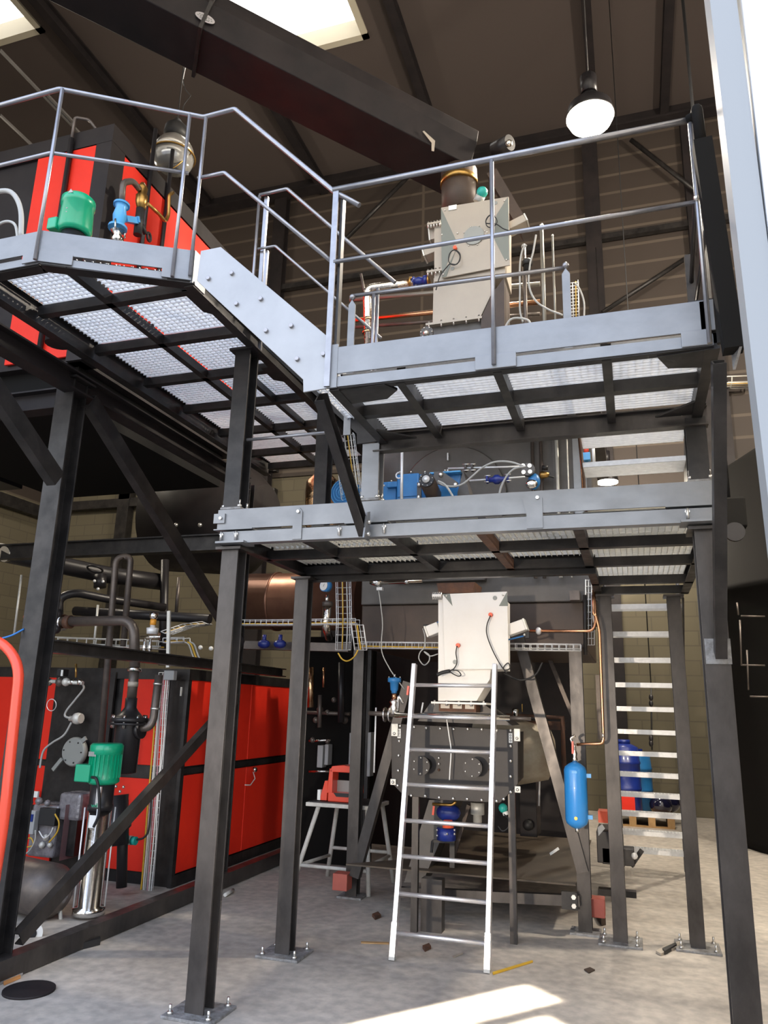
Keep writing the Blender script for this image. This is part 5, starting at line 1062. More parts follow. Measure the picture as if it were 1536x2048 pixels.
so = T('plug_connector', 'grey and teal plug connector with a black cable on the lower red panel', 'connector', at(262, 1680, Y=6.0))
MB().cyl(at(252, 1680, Y=6.0), at(264, 1681, Y=6.0), .038).build('socket', 'cable_grey', so); MB().cyl(at(264, 1681, Y=5.99), at(272, 1682, Y=5.99), .035).build('ring', 'teal', so)
MB().smooth([at(x, y, Y=6.0) for x, y in ((270, 1680), (288, 1675), (298, 1655), (303, 1590))], .009).build('cable', 'rubber', so)
# pipes upper left
def pipe(label, pts, r, m, bend=.06, name='pipe', n=12): return tag(MB().tube(pts, r, n, bend).build(name, m), label, 'pipe')
pipe('tall dark pipe bent over at the top like a hook, left of the filter pot', [at(200, 1520, Y=5.9), at(232, 1115, Y=5.9), at(262, 1112, Y=6.0), at(246, 1300, Y=6.0)], .030, 'pipe_dark', .08)
pipe('thick dark pipe with wide bend running right and down to the filter pot', [at(128, 1243, Y=5.7), at(268, 1241, Y=5.7), Vector((sx, 5.7, ztop+.02))], .045, 'pipe_dark', .14, n=14)
vk = T('valve', 'dark valve cluster with bright flange just right of the far left column', 'valve', at(118, 1230, Y=5.7))
p = at(122, 1245, Y=5.7); MB().cyl(p, at(128, 1245, Y=5.7), .075).build('flange', 'chrome', vk); MB().cyl(at(132, 1244, Y=5.7), at(142, 1244, Y=5.7), .06).build('coupling', 'rust', vk)
for q in ((114, 1200, .035, 'chrome'), (112, 1216, .025, 'chrome'), (115, 1228, .05, 'pipe_black'), (112, 1258, .045, 'pipe_black'), (108, 1262, .02, 'chrome')): MB().ball(at(q[0], q[1], Y=5.65), q[2], 10).build('fitting', q[3], vk)
pipe('thick black insulated pipe at the left edge running back at mid height', [at(-20, 1100, Y=6.4), at(110, 1128, Y=6.9), at(215, 1150, Y=7.4), at(330, 1165, Y=7.9)], .10, 'pipe_black', .1, n=14)
pipe('black curved pipe below the insulated pipe behind the column', [at(118, 1250, Y=6.6), at(118, 1195, Y=6.6), at(150, 1185, Y=6.7), at(215, 1198, Y=7.0), at(330, 1215, Y=7.6)], .045, 'pipe_black', .1)
tag(MB().cyl(at(16, 1108, Y=6.35), at(8, 1108, Y=6.3), .085).build('pipe_clamp', 'chrome'), 'bright clamp ring at the left end of the insulated pipe', 'clamp')
pipe('black level pipe above the cable rack', [at(150, 1222, Y=6.8), at(420, 1238, Y=6.8)], .05, 'pipe_black')
pipe('black upright duct between the hooked pipe and the nearest column', [at(325, 1330, Y=7.8), at(330, 1120, Y=7.8)], .05, 'pipe_black'); 
pipe('thin bright upright pipe left of the nearest column', [at(352, 1230, Y=7.4), at(358, 1155, Y=7.4)], .02, 'pipe_dark')
pipe('thin upright rod at the left edge in front of the beige wall', [at(28, 1270, Y=6.4), at(43, 1150, Y=6.4)], .012, 'galv_dull'); pipe('second thin upright rod behind the hooked pipe', [at(187, 1300, Y=6.4), at(196, 1210, Y=6.4)], .012, 'galv_dull')
hw = T('gate_valve', 'black gate valve with hand wheel high on the insulated pipe', 'valve', at(195, 1150, Y=7.1))
MB().ring(at(190, 1138, Y=7.1), (0, .3, 1), .085, .012, 24).build('hand_wheel', 'pipe_black', hw); MB().cyl(at(200, 1150, Y=7.1), at(200, 1175, Y=7.1), .07).build('body', 'pipe_black', hw)
for q in ((196, 1178), (189, 1162), (206, 1163)): MB().ball(at(*q, Y=7.0), .018, 8).build('bolt', 'galv', hw)
tk = T('expansion_vessel', 'black steam drum high behind the frame, left of the nearest column', 'vessel', (-5.2, 8.4, 2.5))
MB().lathe(at(300, 1040, Y=9.2), at(640, 1040, Y=9.2), [(0, .02), (.08, .45), (.3, .75), (1.6, .78), (1.9, .5)], 32).build('shell', 'duct_black', tk)
for px in (352, 400): MB().ball(at(px, 1050, Y=8.45), .03, 8).build('bolt', 'bolt', tk)
vc = T('safety_valve', 'upright chrome relief valve with orange band and two thin outlets above the level beam', 'valve', at(300, 1240, Y=5.5))
p = at(304, 1268, Y=5.5); h_ = at(304, 1226, Y=5.5).z-p.z
MB().lathe(p, p+Vector((0, 0, h_)), [(0, .045), (h_*.28, .05), (h_*.3, .022), (h_*.42, .022)], 16).build('body', 'galv', vc); MB().cyl(p+Vector((0, 0, h_*.42)), p+Vector((0, 0, h_*.68)), .026).build('orange_band', mat('amber', (.70, .30, .03), .35), vc); MB().lathe(p+Vector((0, 0, h_*.68)), p+Vector((0, 0, h_)), [(0, .022), (.02, .034), (h_*.32, .036)], 16).build('cap', 'chrome', vc)
MB().cyl(at(282, 1274, Y=5.5), at(322, 1274, Y=5.5), .014).build('cross_tube', 'chrome', vc); MB().cyl(at(319, 1266, Y=5.5), at(319, 1280, Y=5.5), .012).build('red_end', 'rust', vc)
for px in (290, 301): MB().lathe(at(px, 1278, Y=5.5), at(px-3, 1318, Y=5.5), [(0, .012), (.05, .012), (.06, .018), (.09, .018), (.1, .010), (.16, .008)], 10).build('outlet', 'chrome', vc)
tray('level mesh cable rack just above the level beam, left of the relief valve', [at(105, 1290, Y=5.9), at(220, 1294, Y=6.0), at(325, 1298, Y=6.1)], .14, .07, (0, 1, 0), .09, .005, 'galv_dull', cables=(('cable_grey', .01, -.2), ('cable_yellow', .007, .2)))
tray('rising mesh cable tray behind the level beam, left of the nearest column', [at(337, 1268, Y=6.3), at(380, 1253, Y=6.6), at(418, 1248, Y=6.8)], .12, .05, (0, 1, 0), .07, .005, cables=(('cable_yellow', .007, -.3),))
tray('short mesh tray with grey cables bending down, left of the nearest column', [at(332, 1286, Y=6.1), at(374, 1284, Y=6.2)], .10, .04, (0, 1, 0), .06, .005, cables=(('cable_yellow', .007, -.2),))
tray('lowest short mesh tray with cable bends, just above the level beam end', [at(336, 1324, Y=6.2), at(402, 1328, Y=6.3)], .10, .05, (0, 1, 0), .06, .005, cables=(('cable_grey', .012, 0), ('cable_yellow', .007, -.2)))
for k, (x0, m) in enumerate(((374, 'cable_grey'), (379, 'cable_yellow'), (385, 'cable_grey'))):
    cable(('left grey', 'middle yellow', 'right grey')[k]+' of three cables dropping between the two short mesh trays', [at(x0-4, 1284, Y=6.15), at(x0+4, 1290, Y=6.15), at(x0+12, 1312, Y=6.15), at(x0+22, 1330, Y=6.15)], .008, m)
tag(MB().bar(at(336, 1335, Y=5.9), at(338, 1222, Y=5.9), .03, .02, (0, 1, 0)).build('mounting_rail', 'galv_dull'), 'upright perforated rail standing on the level beam right of the relief valve', 'rail')
for q, nm in (((401, 1295), 'left'), ((422, 1297), 'right')):
    tag(MB().ball(at(*q, Y=6.4), .022, 10).build('indicator_lamp', 'white_plastic'), 'small bright round %s cap above the short mesh trays' % nm, 'cap')
rv = T('shut_off_valve', 'small valve with red hand wheel at the left edge beside the far left column', 'valve', at(52, 1245, Y=5.9))
MB().ring(at(54, 1235, Y=5.9), (.2, 1, .2), .035, .013, 16).build('hand_wheel', 'red_bright', rv); MB().ball(at(53, 1248, Y=5.95), .04, 10).build('body', 'rubber', rv); MB().cyl(at(52, 1244, Y=5.9), at(50, 1300, Y=5.9), .02).build('stem', 'pipe_black', rv)
bx_ = bx2(6.0, 38, 1262, 58, 1332, .2, 'film_wrapped_box', 'plastic_film', None, .02); tag(bx_, 'grey film-wrapped box behind the red hoop at the left edge', 'box')
# upright cable bundle at the boiler corner
cbn = T('cable_duct', 'upright mesh duct with coloured cables beside the black boiler corner', 'cable tray', at(310, 1800, Y=6.25))
g = MB()
for px in (318, 326, 334, 340): g.tube([at(px, 1345, Y=6.24), at(px-36, 1805, Y=6.24)], .004, 5)
for k in range(34):
    f = k/33; a = at(318, 1345, Y=6.24).lerp(at(282, 1805, Y=6.24), f); b = at(340, 1345, Y=6.24).lerp(at(304, 1805, Y=6.24), f); g.tube([a, b], .003, 4)
g.build('mesh', 'galv', cbn)
mat('cable_pink', (.55, .32, .36), .5); mat('cable_white', (.75, .74, .70), .5)
for px, r, m in ((316, .008, 'cable_yellow'), (321, .006, 'cable_white'), (325, .008, 'cable_grey'), (329, .006, 'cable_pink'), (333, .007, 'cable_white'), (337, .006, 'galv')):
    pts = [at(px-36*f+random.uniform(-1.2, 1.2), 1350+455*f, Y=6.22) for f in (0, .15, .3, .45, .6, .75, .9, 1)]; MB().smooth(pts, r, 6, 4).build('cable', m, cbn)
bx2(6.2, 326, 1341, 348, 1360, .06, 'junction_box', 'plastic_grey', cbn)
# vessel at the bottom left, behind the floor beam
ves = T('floor_vessel', 'brown lying vessel with a white ring flange at the bottom left, behind the floor beam', 'vessel', at(90, 1850, Y=4.9))
p = at(62, 1868, Y=4.75); q = p+Vector((-.55, .9, .08)); a = at(40, 1850, Y=5.0)
MB().lathe((a.x+.25, 5.1, .20), (a.x-.9, 5.4, .20), [(0, .05), (.04, .13), (.12, .19), (1.1, .19)], 26).build('shell', 'pipe_dark', ves)
MB().lathe((p.x, p.y, p.z), (p.x-.10, p.y+.12, p.z), [(0, .035), (0, .075), (.02, .075), (.02, .045), (.15, .045)], 26).build('ring_flange', 'white_plastic', ves); MB().cyl((p.x+.006, p.y-.006, p.z), (p.x-.01, p.y+.01, p.z), .036, n=20).build('bore', 'rubber', ves)
tag(MB().cyl(at(118, 1790, Y=5.2), at(124, 1872, Y=5.2), .014).build('post', 'galv_dull'), 'thin pale post left of the chrome pump column foot', 'post')
# red hoop at the left edge
hp = T('hand_truck', 'red bent tube hoop standing at the left edge of the picture', 'trolley', at(-40, 1900, Y=3.3))
MB().tube([at(-120, 1262, Y=3.3), at(5, 1282, Y=3.3), at(40, 1330, Y=3.3), at(8, 1640, Y=3.3), Vector((at(8, 1640, Y=3.3).x-.02, 3.3, .02))], .027, 14, .10).build('hoop', 'red_bright', hp)
tag(MB().smooth([at(-20, 1282, Y=3.9), at(20, 1272, Y=3.9), at(48, 1258, Y=3.95)], .006, 6).build('blue_cord', 'cable_blue'), 'thin blue cord above the red hoop at the left edge', 'cord')
# ---- upper red housing
UX, UY = -4.0, 4.42
uh = T('boiler_housing', 'tall red-panelled housing with black frame above the gallery, upper left', 'housing', (-4.8, 5.3, 3.82))
MB().box((-6.3, UY+.02, 4.18), (UX-.02, 6.9, 6.33)).build('casing', 'duct_black', uh)
MB().box((UX-.14, UY-.01, 4.18), (UX+.02, UY+.17, 6.21)).build('corner_post', 'duct_black', uh); MB().box((-6.3, UY-.012, 6.21), (UX+.022, 6.92, 6.38)).build('top_frame', 'duct_black', uh)
def fx(px, py): return at(px, py, Y=UY).x
x0, xm, x1 = fx(70, 380), fx(140, 350), UX-.14
MB().box((fx(55, 460), UY-.012, 4.22), (xm-.01, UY+.01, 6.20)).build('front_panel', 'red', uh, bevel=.004); MB().box((xm+.005, UY-.012, 4.22), (x1, UY+.01, 6.20)).build('front_panel', 'red', uh, bevel=.004)
MB().cyl((xm, UY-.04, 4.2), (xm, UY-.04, 6.30), .022, n=10).build('stand_pipe', 'pipe_black', uh)
MB().box((-6.2, UY+.1, 3.83), (UX-.1, 6.8, 4.18)).build('skid', 'matt_black', uh)
ys = [UY+.17, UY+.55, UY+1.05, UY+1.7, UY+2.45]
for a, b in zip(ys, ys[1:]): MB().box((UX-.01, a, 4.30), (UX+.012, b-.008, 6.20)).build('side_panel', 'red', uh, bevel=.004)
for y in (UY+.50, UY+.78): MB().cyl((UX+.04, y, 4.6 if y > 5 else 4.9), (UX+.04, y, 6.75), .020, n=10).build('stand_pipe', 'pipe_black', uh)
MB().tube([(xm, UY-.04, 6.3), (xm, UY-.04, 6.52), (xm+.12, UY+.0, 6.50), (xm+.2, UY+.05, 6.38)], .014, 8, .03).build('vent_pipe', 'pipe_dark', uh)
# dark machine to the left of the housing, hoses
dm = MB().box((-7.6, 4.2, 3.84), (-5.0, 6.0, 6.0)); 
tag(MB().box((-8.4, 4.1, 3.84), (-6.35, 6.4, 6.1)).build('dark_cabinet', 'pipe_black'), 'dark unlit cabinet at the left edge beside the upper red housing', 'cabinet')
cable('thick grey hose hooping over at the left edge behind the gallery board', [at(-15, 385, Y=3.2), at(15, 382, Y=3.2), at(32, 395, Y=3.2), at(42, 425, Y=3.2), at(42, 475, Y=3.2)], .016, 'cable_grey', 'hose', 10, 'hose')
cable('smaller grey hose arch at the left edge just above the gallery board', [at(-15, 455, Y=3.2), at(12, 443, Y=3.2), at(30, 450, Y=3.2), at(36, 480, Y=3.2)], .009, 'cable_grey', 'hose', 8, 'hose')
# green motor on the gallery
g2 = T('pump', 'green electric motor standing behind the gallery board in front of the red housing', 'pump', at(150, 480, Y=3.75))
c = at(148, 470, Y=3.75); ztp = at(150, 400, Y=3.75).z; h_ = ztp-c.z
MB().lathe((c.x, 3.75, c.z), (c.x, 3.75, ztp), [(0, .10), (.03, .118), (h_*.74, .108), (h_*.76, .116), (h_*.93, .116), (h_, .095)], 28).build('motor', 'green', g2)
MB().cb((c.x-.11, 3.70, c.z+.05), (.08, .12, .09)).build('terminal_box', 'green', g2, bevel=.01); MB().cyl((c.x, 3.75, 3.93), (c.x, 3.75, c.z), .085).build('lantern', 'pipe_black', g2)
MB().poly([(c.x+.005, 3.632, ztp-.035), (c.x+.045, 3.637, ztp-.035), (c.x+.025, 3.634, ztp-.005)], (0, .003, 0)).build('warning_triangle', 'cable_grey', g2)
for k in range(3): MB().cb((c.x+.01, 3.64, c.z+.08+.03*k), (.012, .006, .008)).build('screw', 'grey_panel', g2)
bvl = T('valve', 'light blue flanged angle valve on a chrome base in front of the red housing', 'valve', at(240, 470, X=-3.75))
def AX(x, y): return at(x, y, X=-3.75)
p, q = AX(235, 458), AX(243, 412); MB().lathe(p, q, [(0, .075), (.02, .075), (.03, .04), (.12, .055), (.2, .04), (.24, .065), ((q-p).length, .065)], 18).build('body', 'light_blue', bvl)
MB().bar(AX(250, 438), AX(272, 442), .05, .05).build('side_head', 'light_blue', bvl); MB().bar(AX(270, 434), AX(272, 446), .02, .075, (1, 0, 0)).build('cover', 'light_blue', bvl)
MB().lathe(AX(235, 485), AX(235, 460), [(0, .04), (.03, .05), (.06, .03), (.1, .055)], 16).build('chrome_base', 'chrome', bvl)
for s_ in (-.06, 0, .06): MB().cyl(AX(234, 466)+Vector((.03, s_, -.02)), AX(234, 450)+Vector((.03, s_, .01)), .008, n=6).build('bolt', 'chrome', bvl)
bsv = T('safety_valve', 'brass safety valve with pipes and a hanging black grip against the red panel', 'valve', at(285, 400, X=-3.78))
MB().tube([AX(243, 412), AX(246, 365), AX(266, 362), AX(278, 378)], .026, 10, .05).build('inlet_pipe', 'pipe_dark', bsv)
MB().lathe(AX(282, 418), AX(285, 375), [(0, .035), (.06, .05), (.12, .05), (.13, .035), (.19, .045), (.24, .02)], 16).build('body', 'brass', bsv); MB().ball(AX(286, 378), .03, 10).build('cap', 'rust', bsv)
MB().cyl(AX(281, 418), AX(275, 470), .035).build('black_sleeve', 'rubber', bsv); MB().cyl(AX(284, 450), AX(291, 468), .02).build('grip_arm', 'rubber', bsv); MB().ring(AX(298, 474), (1, .2, 0), .035, .011, 18).build('grip_ring', 'rubber', bsv)
MB().tube([AX(296, 408), AX(318, 428), AX(331, 443), AX(337, 430), AX(338, 390), AX(346, 385)], .016, 8, .03).build('outlet_pipe', 'brass', bsv)
# ---- lamps
def highbay(label, x, y, Y, R, lit, chain_top, guard):
    p = at(x, y, Y=Y); t = T('high_bay_lamp', label, 'lamp', p)
    if lit == 0:
        MB().lathe(p+Vector((0, 0, .0)), p+Vector((0, 0, .3)), [(0, R), (.05, R*.99), (.11, R*.90), (.17, R*.73), (.22, R*.5), (.25, R*.3)], 32).build('reflector', mat('spun_alu', (.80, .78, .73), .25, .85), t)
        MB().lathe(p+Vector((0, 0, -.19)), p, [(0, R*.35), (.02, R*.6), (.06, R*.84), (.12, R*.96), (.185, R)], 32).build('lens', 'glass_off', t)
        MB().lathe(p+Vector((0, 0, .23)), p+Vector((0, 0, .5)), [(0, R*.5), (.05, R*.6), (.14, R*.55), (.20, R*.3), (.25, R*.15)], 16).build('gear_housing', 'rubber', t)
        g = MB(); g.ring(p+Vector((0, 0, -.01)), (0, 0, 1), R*1.05, .010, 32)
        g.tube([p+Vector((-R*1.05, 0, -.01)), p+Vector((-R*.5, -.1, -.26)), p+Vector((R*.4, -.1, -.27)), p+Vector((R*1.05, 0, -.01))], .006, 5, .1); g.build('wire_guard', 'brass', t)
    else:
        MB().lathe(p+Vector((0, 0, -.02)), p+Vector((0, 0, .30)), [(0, R), (.02, R), (.12, R*.92), (.20, R*.6), (.30, R*.25)], 28).build('reflector', 'pipe_black', t)
        MB().lathe(p+Vector((0, 0, -.13 if lit == 1 else -.04)), p+Vector((0, 0, -.02)), [(0, R*.5), (.04, R*.85), (.11, R*.98)] if lit == 1 else [(0, R*.97), (.02, R*.97)], 28).build('glowing_lens', 'lamp_glass' if lit == 1 else 'lamp_glass_far', t)
        MB().cyl(p+Vector((0, 0, .28)), p+Vector((0, 0, .5)), R*.35).build('gear_housing', 'pipe_black', t)
    MB().cyl(p+Vector((0, 0, .45)), Vector((p.x, p.y, chain_top)), .008, n=6).build('chain', 'black_steel', t)
    return p, t
lp1, lt1 = highbay('brilliant lit high-bay lamp hanging above the upper guardrail, right', 1180, 232, 7.0, .25, 1, ZC-.1, False)
highbay('unlit silver dome lamp with wire guard hanging in front of the roof, above the gallery', 347, 312, 6.0, .225, 0, ZC-.1, True)
lp2, lt2 = highbay('distant lit lamp seen as a flat glowing oval under the upper grating steps', 1215, 961, 12.3, .17, 2, 9.6, False)
def fill_bay(label, x, y, z):  # extra lamps out of view, added as fill light for the hall
    t = T('high_bay_lamp', label, 'lamp', (x, y, z)); R = .25; p = Vector((x, y, z))
    MB().lathe(p+Vector((0, 0, -.02)), p+Vector((0, 0, .30)), [(0, R), (.02, R), (.12, R*.92), (.20, R*.6), (.30, R*.25)], 28).build('reflector', 'pipe_black', t)
    MB().lathe(p+Vector((0, 0, -.13)), p+Vector((0, 0, -.02)), [(0, R*.5), (.04, R*.85), (.11, R*.98)], 28).build('glowing_lens', 'lamp_glass', t)
    MB().cyl(p+Vector((0, 0, .28)), Vector((x, y, ZC-.1)), .012, n=6).build('chain', 'galv_dull', t); return p
lp3 = fill_bay('unseen high-bay fill lamp added over the right side of the hall, beyond the door frame', 3.6, 7.5, 8.0)
lp4 = fill_bay('unseen high-bay fill lamp added over the left side of the hall, beyond the boilers', -10.6, 8.0, 8.4)
for p, w in ((lp1, 1050), (lp2, 260), (lp3, 1500), (lp4, 500)):
    l = bpy.data.lights.new('lamp_light', 'POINT'); l.energy = w; l.color = (1, .89, .74); l.shadow_soft_size = .15
    o = bpy.data.objects.new('lamp_light', l); COL.objects.link(o); o.location = p+Vector((0, 0, -.35))
# wires hanging from the roof left of the conveyor
for k, pp in enumerate((((374, 112), (372, 130), (366, 160), (368, 172)), ((371, 130), (366, 150), (369, 175), (378, 188), (381, 192), (368, 210), (364, 230)))):
    cable(('thin bright wire above the unlit dome lamp', 'thin dark wire loop down to the unlit dome lamp')[k], [at(x, y, Y=5.9) for x, y in pp], .005, 'galv' if k == 0 else 'rubber', 'wire', 5, 'wire')
# ================================================================== floor things
# ladder
ld = T('ladder', 'bright aluminium ladder with eight rungs leaning in the middle in front of the ash box', 'ladder', (-1.28, 5.28, 0))
Lb, Rb = at(787, 1918, Z=.0), at(975, 1944, Z=0.0); Lt = at(829, 1328, Y=5.62); Rt = at(990, 1328, Y=5.62)
Rb.y = 5.275; Lb.y = 5.275; Rb.x = at(975, 1944, Y=5.275).x
for a, b in ((Lb, Lt), (Rb, Rt)):
    a.z = 0.0; s_ = MB().bar(a, b, .033, .055, (0, 1, 0)).build('stile', 'alu', ld, bevel=.004); d = (b-a).normalized(); MB().bar(a, a+d*.22, .037, .060, (0, 1, 0)).build('foot_sleeve', 'alu', s_); MB().bar(a-d*.0, a+d*.02, .039, .062, (0, 1, 0)).build('foot_pad', 'cable_grey', s_)
for yl in (1370, 1433, 1499, 1569, 1640, 1712, 1787, 1866):
    k = min(range(600), key=lambda i: abs((lambda v: 1024-FPX*v.dot(_u)/v.dot(_f))(Lb.lerp(Lt, i/600)-CAM)-yl)); f = k/600
    a, b = Lb.lerp(Lt, f), Rb.lerp(Rt, f); MB().cyl(a, b, .0145, n=12).build('rung', 'alu', ld)
    for c in (a, b): pass
MB().bar(at(817, 1372, Y=5.55), at(815, 1390, Y=5.55), .012, .02, (0, 1, 0)).build('red_clip', 'red_bright', ld)
# stool / trestle and red lantern
tl = T('trestle', 'pale steel trestle stool with dark top left of the machine frame leg', 'trestle', (-2.75, 6.95, 0))
ztp = at(670, 1608, Y=6.85).z; xl, xr = at(611, 1608, Y=6.85).x, at(745, 1612, Y=6.85).x
MB().box((xl, 6.85, ztp-.035), (xr, 7.35, ztp)).build('rim', 'stool_white', tl, bevel=.006); MB().box((xl+.03, 6.87, ztp), (xr-.03, 7.33, ztp+.008)).build('top', 'rubber', tl)
legs = []
for (x, y, dx, dy) in ((xl+.12, 6.88, -.20, -.07), (xr-.06, 6.88, .06, -.07), (xl+.14, 7.32, -.12, .1), (xr-.06, 7.32, .10, .1)):
    a = Vector((x, y, ztp-.03)); b = Vector((x+dx, y+dy, 0)); legs.append((a, b)); MB().cyl(a, b, .021, n=10).build('leg', 'stool_white', tl)
for i, j, f in ((0, 1, .72), (2, 3, .62), (0, 2, .72), (1, 3, .66)): MB().cyl(legs[i][0].lerp(legs[i][1], f), legs[j][0].lerp(legs[j][1], f), .016, n=8).build('cross_bar', 'stool_white', tl)
rl = T('work_lamp', 'red plastic work lamp housing with square opening standing on the trestle', 'lamp', (at(675, 1605, Y=6.95).x, 7.0, ztp+.008))
Z0 = ztp+.008; h_ = at(680, 1530, Y=6.95).z-Z0; xa, xb = at(656, 1600, Y=6.95).x, at(714, 1600, Y=6.95).x; w_ = xb-xa
fr_ = MB()
def fp_(pts): return [(xa+w_*x, 6.94, Z0+h_*z) for x, z in pts]
fr_.poly(fp_([(0.0, 0), (1, 0), (1, .24), (.0, .24)]), (0, .18, 0)); fr_.poly(fp_([(-.05, .22), (.14, .22), (.14, .82), (.02, .9)]), (0, .16, 0)); fr_.poly(fp_([(.86, .22), (1.05, .22), (.98, .9), (.86, .82)]), (0, .16, 0)); fr_.poly(fp_([(.02, .8), (.98, .8), (.9, .96), (.5, 1.0), (.1, .96)]), (0, .16, 0))
fr_.build('housing', 'red_bright', rl, bevel=.006)
MB().poly(fp_([(.2, .24), (.8, .24), (.7, .14), (.3, .14)]), (0, -.006, 0)).build('clamp', 'rubber', rl); MB().poly(fp_([(-.28, .02), (-.04, .02), (-.02, .55), (-.12, .55)]), (0, .14, 0)).build('side_grip', 'red_bright', rl)
MB().box((xa+w_*.12, 7.07, Z0+h_*.24), (xa+w_*.88, 7.09, Z0+h_*.55)).build('rear_plate', 'grey_panel', rl); MB().cb((xa-w_*.30, 6.95, Z0+h_*.16), (.03, .04, .09)).build('latch', 'white_plastic', rl)
# background beyond the lower stair: pallet, drums, helmets
pal = T('pallet', 'wooden pallet on the floor far behind the lower stair', 'pallet', (.6, 12.6, 0))
px0, px1 = at(1215, 1580, Y=12.4).x, at(1345, 1580, Y=12.4).x; pz = at(1290, 1572, Y=12.4).z
pz = .16
MB().box((px0, 12.4, pz-.02), (px1, 13.2, pz)).build('deck', 'wood', pal)
for f in (.05, .37, .66, .95): MB().box((px0+(px1-px0)*f-.05, 12.4, .02), (px0+(px1-px0)*f+.05, 13.2, pz-.02)).build('block', 'wood', pal)
MB().box((px0, 12.4, 0), (px1, 12.5, .02)).build('runner', 'wood', pal)
def onp(px): return at(px, 1560, Y=12.7).x
for k, (px, ytop, r, m, lb) in enumerate(((1250, 1487, .23, 'blue', 'dark blue plastic drum standing left on the far pallet'), (1275, 1508, .22, 'blue', 'lower blue plastic drum standing right on the far pallet'))):
    x = onp(px); zt_ = at(px, ytop, Y=12.7).z; yy = 12.65+.45*k
    d_ = T('plastic_drum', lb, 'drum', (x, yy, pz)); hh = zt_-pz
    MB().lathe((x, yy, pz), (x, yy, zt_), [(0, r*.9), (.03, r), (hh*.33, r), (hh*.34, r*1.04), (hh*.37, r*1.04), (hh*.38, r), (hh*.7, r), (hh*.71, r*1.04), (hh*.74, r*1.04), (hh*.75, r), (hh*.95, r*.92), (hh, r*.5)], 24).build('body', m if k else 'dark_blue', d_); MB().cyl((x, yy, zt_), (x, yy, zt_+.06), r*.45).build('lid', 'dark_blue', d_)
x = onp(1254); tag(MB().cb((x, 12.42, pz+.14), (.20, .03, .28)).build('red_box', 'red'), 'small red box in front of the left drum on the far pallet', 'box')
for k, px in enumerate((1318, 1336)):
    x = onp(px); tag(MB().ball((x, 12.6+.36*k, pz+.14), .165, 18, (1, 1, .85)).build('black_bag', mat('gloss_black%d' % k, (.01, .01, .03), .12, 0, coat=1)), ('left', 'right')[k]+' of two shiny black rounded bundles on the far pallet', 'bundle')
ch_ = T('chain_hoist', 'dark hanging chain with two shackles seen through the lower stair', 'chain', at(1302, 1480, Y=10.5))
MB().cyl(at(1302, 1370, Y=10.5), at(1304, 1500, Y=10.5), .012, n=6).build('chain', 'rubber', ch_)
MB().cyl(Vector((at(1302, 1370, Y=10.5).x, 10.5, at(1302, 1370, Y=10.5).z)), Vector((at(1302, 1370, Y=10.5).x, 10.5, ZC-.1)), .008, n=6).build('rope', 'rubber', ch_)
for y_ in (1395, 1407, 1477, 1487): MB().ball(at(1302, y_, Y=10.48), .04, 10, (.7, .7, 1.1)).build('shackle', 'pipe_black', ch_)
# dark machine on wheels near the foot of the lower stair
wm = T('wheeled_machine', 'dark small machine on feet between stair column and machine leg, near the stair foot', 'machine', at(1240, 1740, Y=7.9))
bx(7.7, 1195, 1665, 1240, 1725, .5, 'body', 'pipe_black', wm); bx(7.7, 1205, 1700, 1268, 1728, .2, 'motor', 'black_steel', wm); MB().bar(at(1262, 1732, Y=7.8), at(1284, 1700, Y=7.8), .04, .04).build('strut', 'black_steel', wm)
MB().box((at(1195, 1735, Y=7.8).x, 7.75, 0), (at(1270, 1735, Y=7.8).x, 7.85, .05)).build('foot', 'black_steel', wm); MB().ball(at(1269, 1712, Y=7.65), .03, 8).build('cap', 'galv', wm); MB().cb(at(1215, 1632, Y=7.8), (.16, .2, .1)).build('orange_cover', 'orange_red', wm)
# dark box added to keep the background behind the machine frame dark; dark tank right
tag(MB().box((-3.9, 9.3, 0), (-.7, 10.4, 4.4)).build('dark_filler_box', 'duct_black'), 'broad dark box added behind the machine frame to keep the background dark', 'machine')
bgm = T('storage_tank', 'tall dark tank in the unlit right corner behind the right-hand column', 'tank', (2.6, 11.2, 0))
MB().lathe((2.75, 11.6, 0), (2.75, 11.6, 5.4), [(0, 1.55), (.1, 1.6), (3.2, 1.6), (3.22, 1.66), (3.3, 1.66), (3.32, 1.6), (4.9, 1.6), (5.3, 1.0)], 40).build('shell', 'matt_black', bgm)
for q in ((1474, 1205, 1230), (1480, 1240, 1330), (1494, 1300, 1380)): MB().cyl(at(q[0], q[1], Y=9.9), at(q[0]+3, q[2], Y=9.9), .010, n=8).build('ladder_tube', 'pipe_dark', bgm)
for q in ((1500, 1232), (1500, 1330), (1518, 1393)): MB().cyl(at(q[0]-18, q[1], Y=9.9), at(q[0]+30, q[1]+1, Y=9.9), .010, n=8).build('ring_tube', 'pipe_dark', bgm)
spk = T('wall_box', 'black hanging box with a round front right of the right-hand column', 'box', at(1465, 1000, Y=8.5))
bx(8.5, 1447, 992, 1490, 1055, .4, 'casing', 'matt_black', spk, .02); p = at(1470, 1063, Y=8.45); MB().cyl(p, p+Vector((0, .05, 0)), .10, n=24).build('dial', 'pipe_black', spk); MB().cyl(Vector((p.x, 8.7, p.z+.4)), Vector((p.x, 8.7, ZC-.1)), .02).build('hanger', 'rubber', spk)
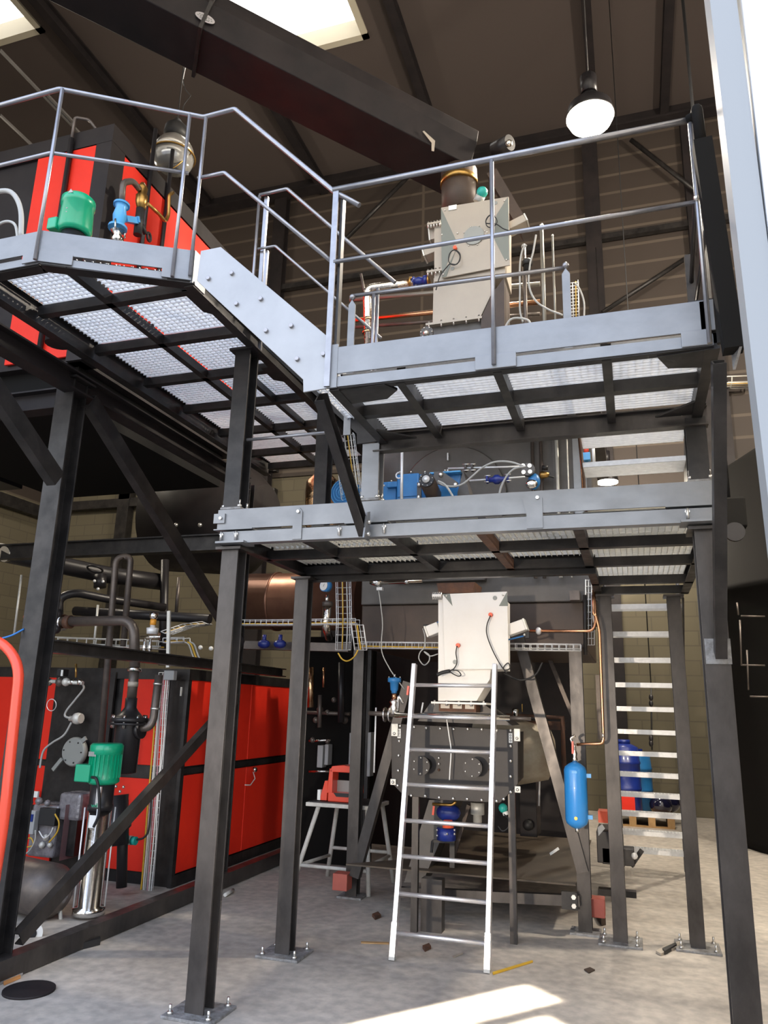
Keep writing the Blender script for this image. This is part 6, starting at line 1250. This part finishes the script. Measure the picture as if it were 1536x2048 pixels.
# floor litter
def litter(nm, label, cat, quad, h, m): return tag(MB().poly([at(x, y, Z=.002) for x, y in quad], (0, 0, h)).build(nm, m), label, cat)
litter('wood_strip', 'orange wooden strip on the floor at the bottom left', 'strip', ((5, 1964), (38, 1950), (41, 1957), (8, 1971)), .012, mat('orange_wood', (.55, .25, .08), .6))
p = at(58, 1982, Z=0); tag(MB().cyl((p.x, p.y, 0), (p.x, p.y, .012), .14, n=32).build('floor_cover', 'duct_black'), 'round dark cover on the floor near the bottom left corner', 'cover')
litter('cardboard_scrap', 'torn light cardboard beside the base of the right stair column', 'cardboard', ((1312, 1906), (1330, 1895), (1362, 1886), (1366, 1892), (1335, 1906), (1322, 1912)), .015, 'cream_panel')
litter('cardboard_scrap', 'dark scrap lying on the light cardboard near the right stair column', 'scrap', ((1325, 1904), (1352, 1892), (1354, 1896), (1330, 1910)), .025, 'rubber')
litter('leaf', 'small dark leaf on the floor below the stair columns', 'leaf', ((1168, 1940), (1180, 1936), (1190, 1941), (1178, 1947)), .006, 'debris')
litter('metal_offcut', 'rusty offcut on the floor right of the ladder foot, behind it', 'scrap', ((845, 1897), (858, 1892), (862, 1898), (850, 1904)), .02, 'rust')
litter('metal_offcut', 'small rusty scrap on the floor left of the ladder near the trestle', 'scrap', ((744, 1833), (756, 1828), (762, 1835), (750, 1840)), .02, 'rust')
litter('wood_splinter', 'long thin pale splinter on the floor left of the ladder foot', 'splinter', ((722, 1884), (778, 1886), (778, 1889), (722, 1887)), .006, 'wood')
litter('wood_splinter', 'short pale splinter between the ladder stiles on the floor', 'splinter', ((905, 1913), (925, 1905), (926, 1908), (907, 1916)), .006, 'cream_panel')
litter('wood_splinter', 'thin yellow stick on the floor right of the ladder foot', 'splinter', ((985, 1946), (1065, 1922), (1066, 1925), (986, 1950)), .006, 'cable_yellow')
litter('wedge', 'small black wedge leaning at the right red beam end on the floor', 'wedge', ((1190, 1830), (1200, 1828), (1212, 1850), (1203, 1852)), .05, 'debris')
litter('bolt_heap', 'dark clamp lying by the floor beam, left of the nearest column', 'scrap', ((150, 1895), (165, 1885), (198, 1882), (200, 1890), (160, 1900)), .04, 'rubber')
# thin pale edge strips under the roof, top left
for (a, b) in (((0, 100), (160, 262)), ((95, 190), (148, 243)), ((0, 230), (75, 300))):
    X = at(*a, Z=9.0).x; trim(MB().bar((X, at(*a, Z=9.0).y, 9.0), (X, at(*b, X=X).y, 9.0), .03, .03), 'machine_grey')
# ---- sets of like things
GROUPS = {'steel_column': 'steel columns of the platforms', 'diagonal_brace': 'diagonal braces of the steel frames', 'cable_tray': 'wire mesh cable trays',
          'guardrail': 'guardrails of the platforms', 'high_bay_lamp': 'high-bay lamps under the roof', 'plastic_drum': 'plastic drums on the far pallet',
          'standpipe': 'upright pipes beside the cream cabinet', 'wood_splinter': 'splinters on the floor', 'paper_tag': 'white paper tags',
          'steel_stair': 'steel stairs between the levels', 'beam_end': 'red beam ends at the machine frame', 'grey_box': 'grey boxes in the dark gap',
          'dosing_cabinet': 'square cabinets with chutes', 'black_bag': 'shiny bundles on the far pallet', 'metal_offcut': 'rusty offcuts on the floor'}
for o in COL.objects:
    if o.parent is None and o.get('category'):
        g = GROUPS.get(o.name.split('.')[0])
        if g: o['group'] = g
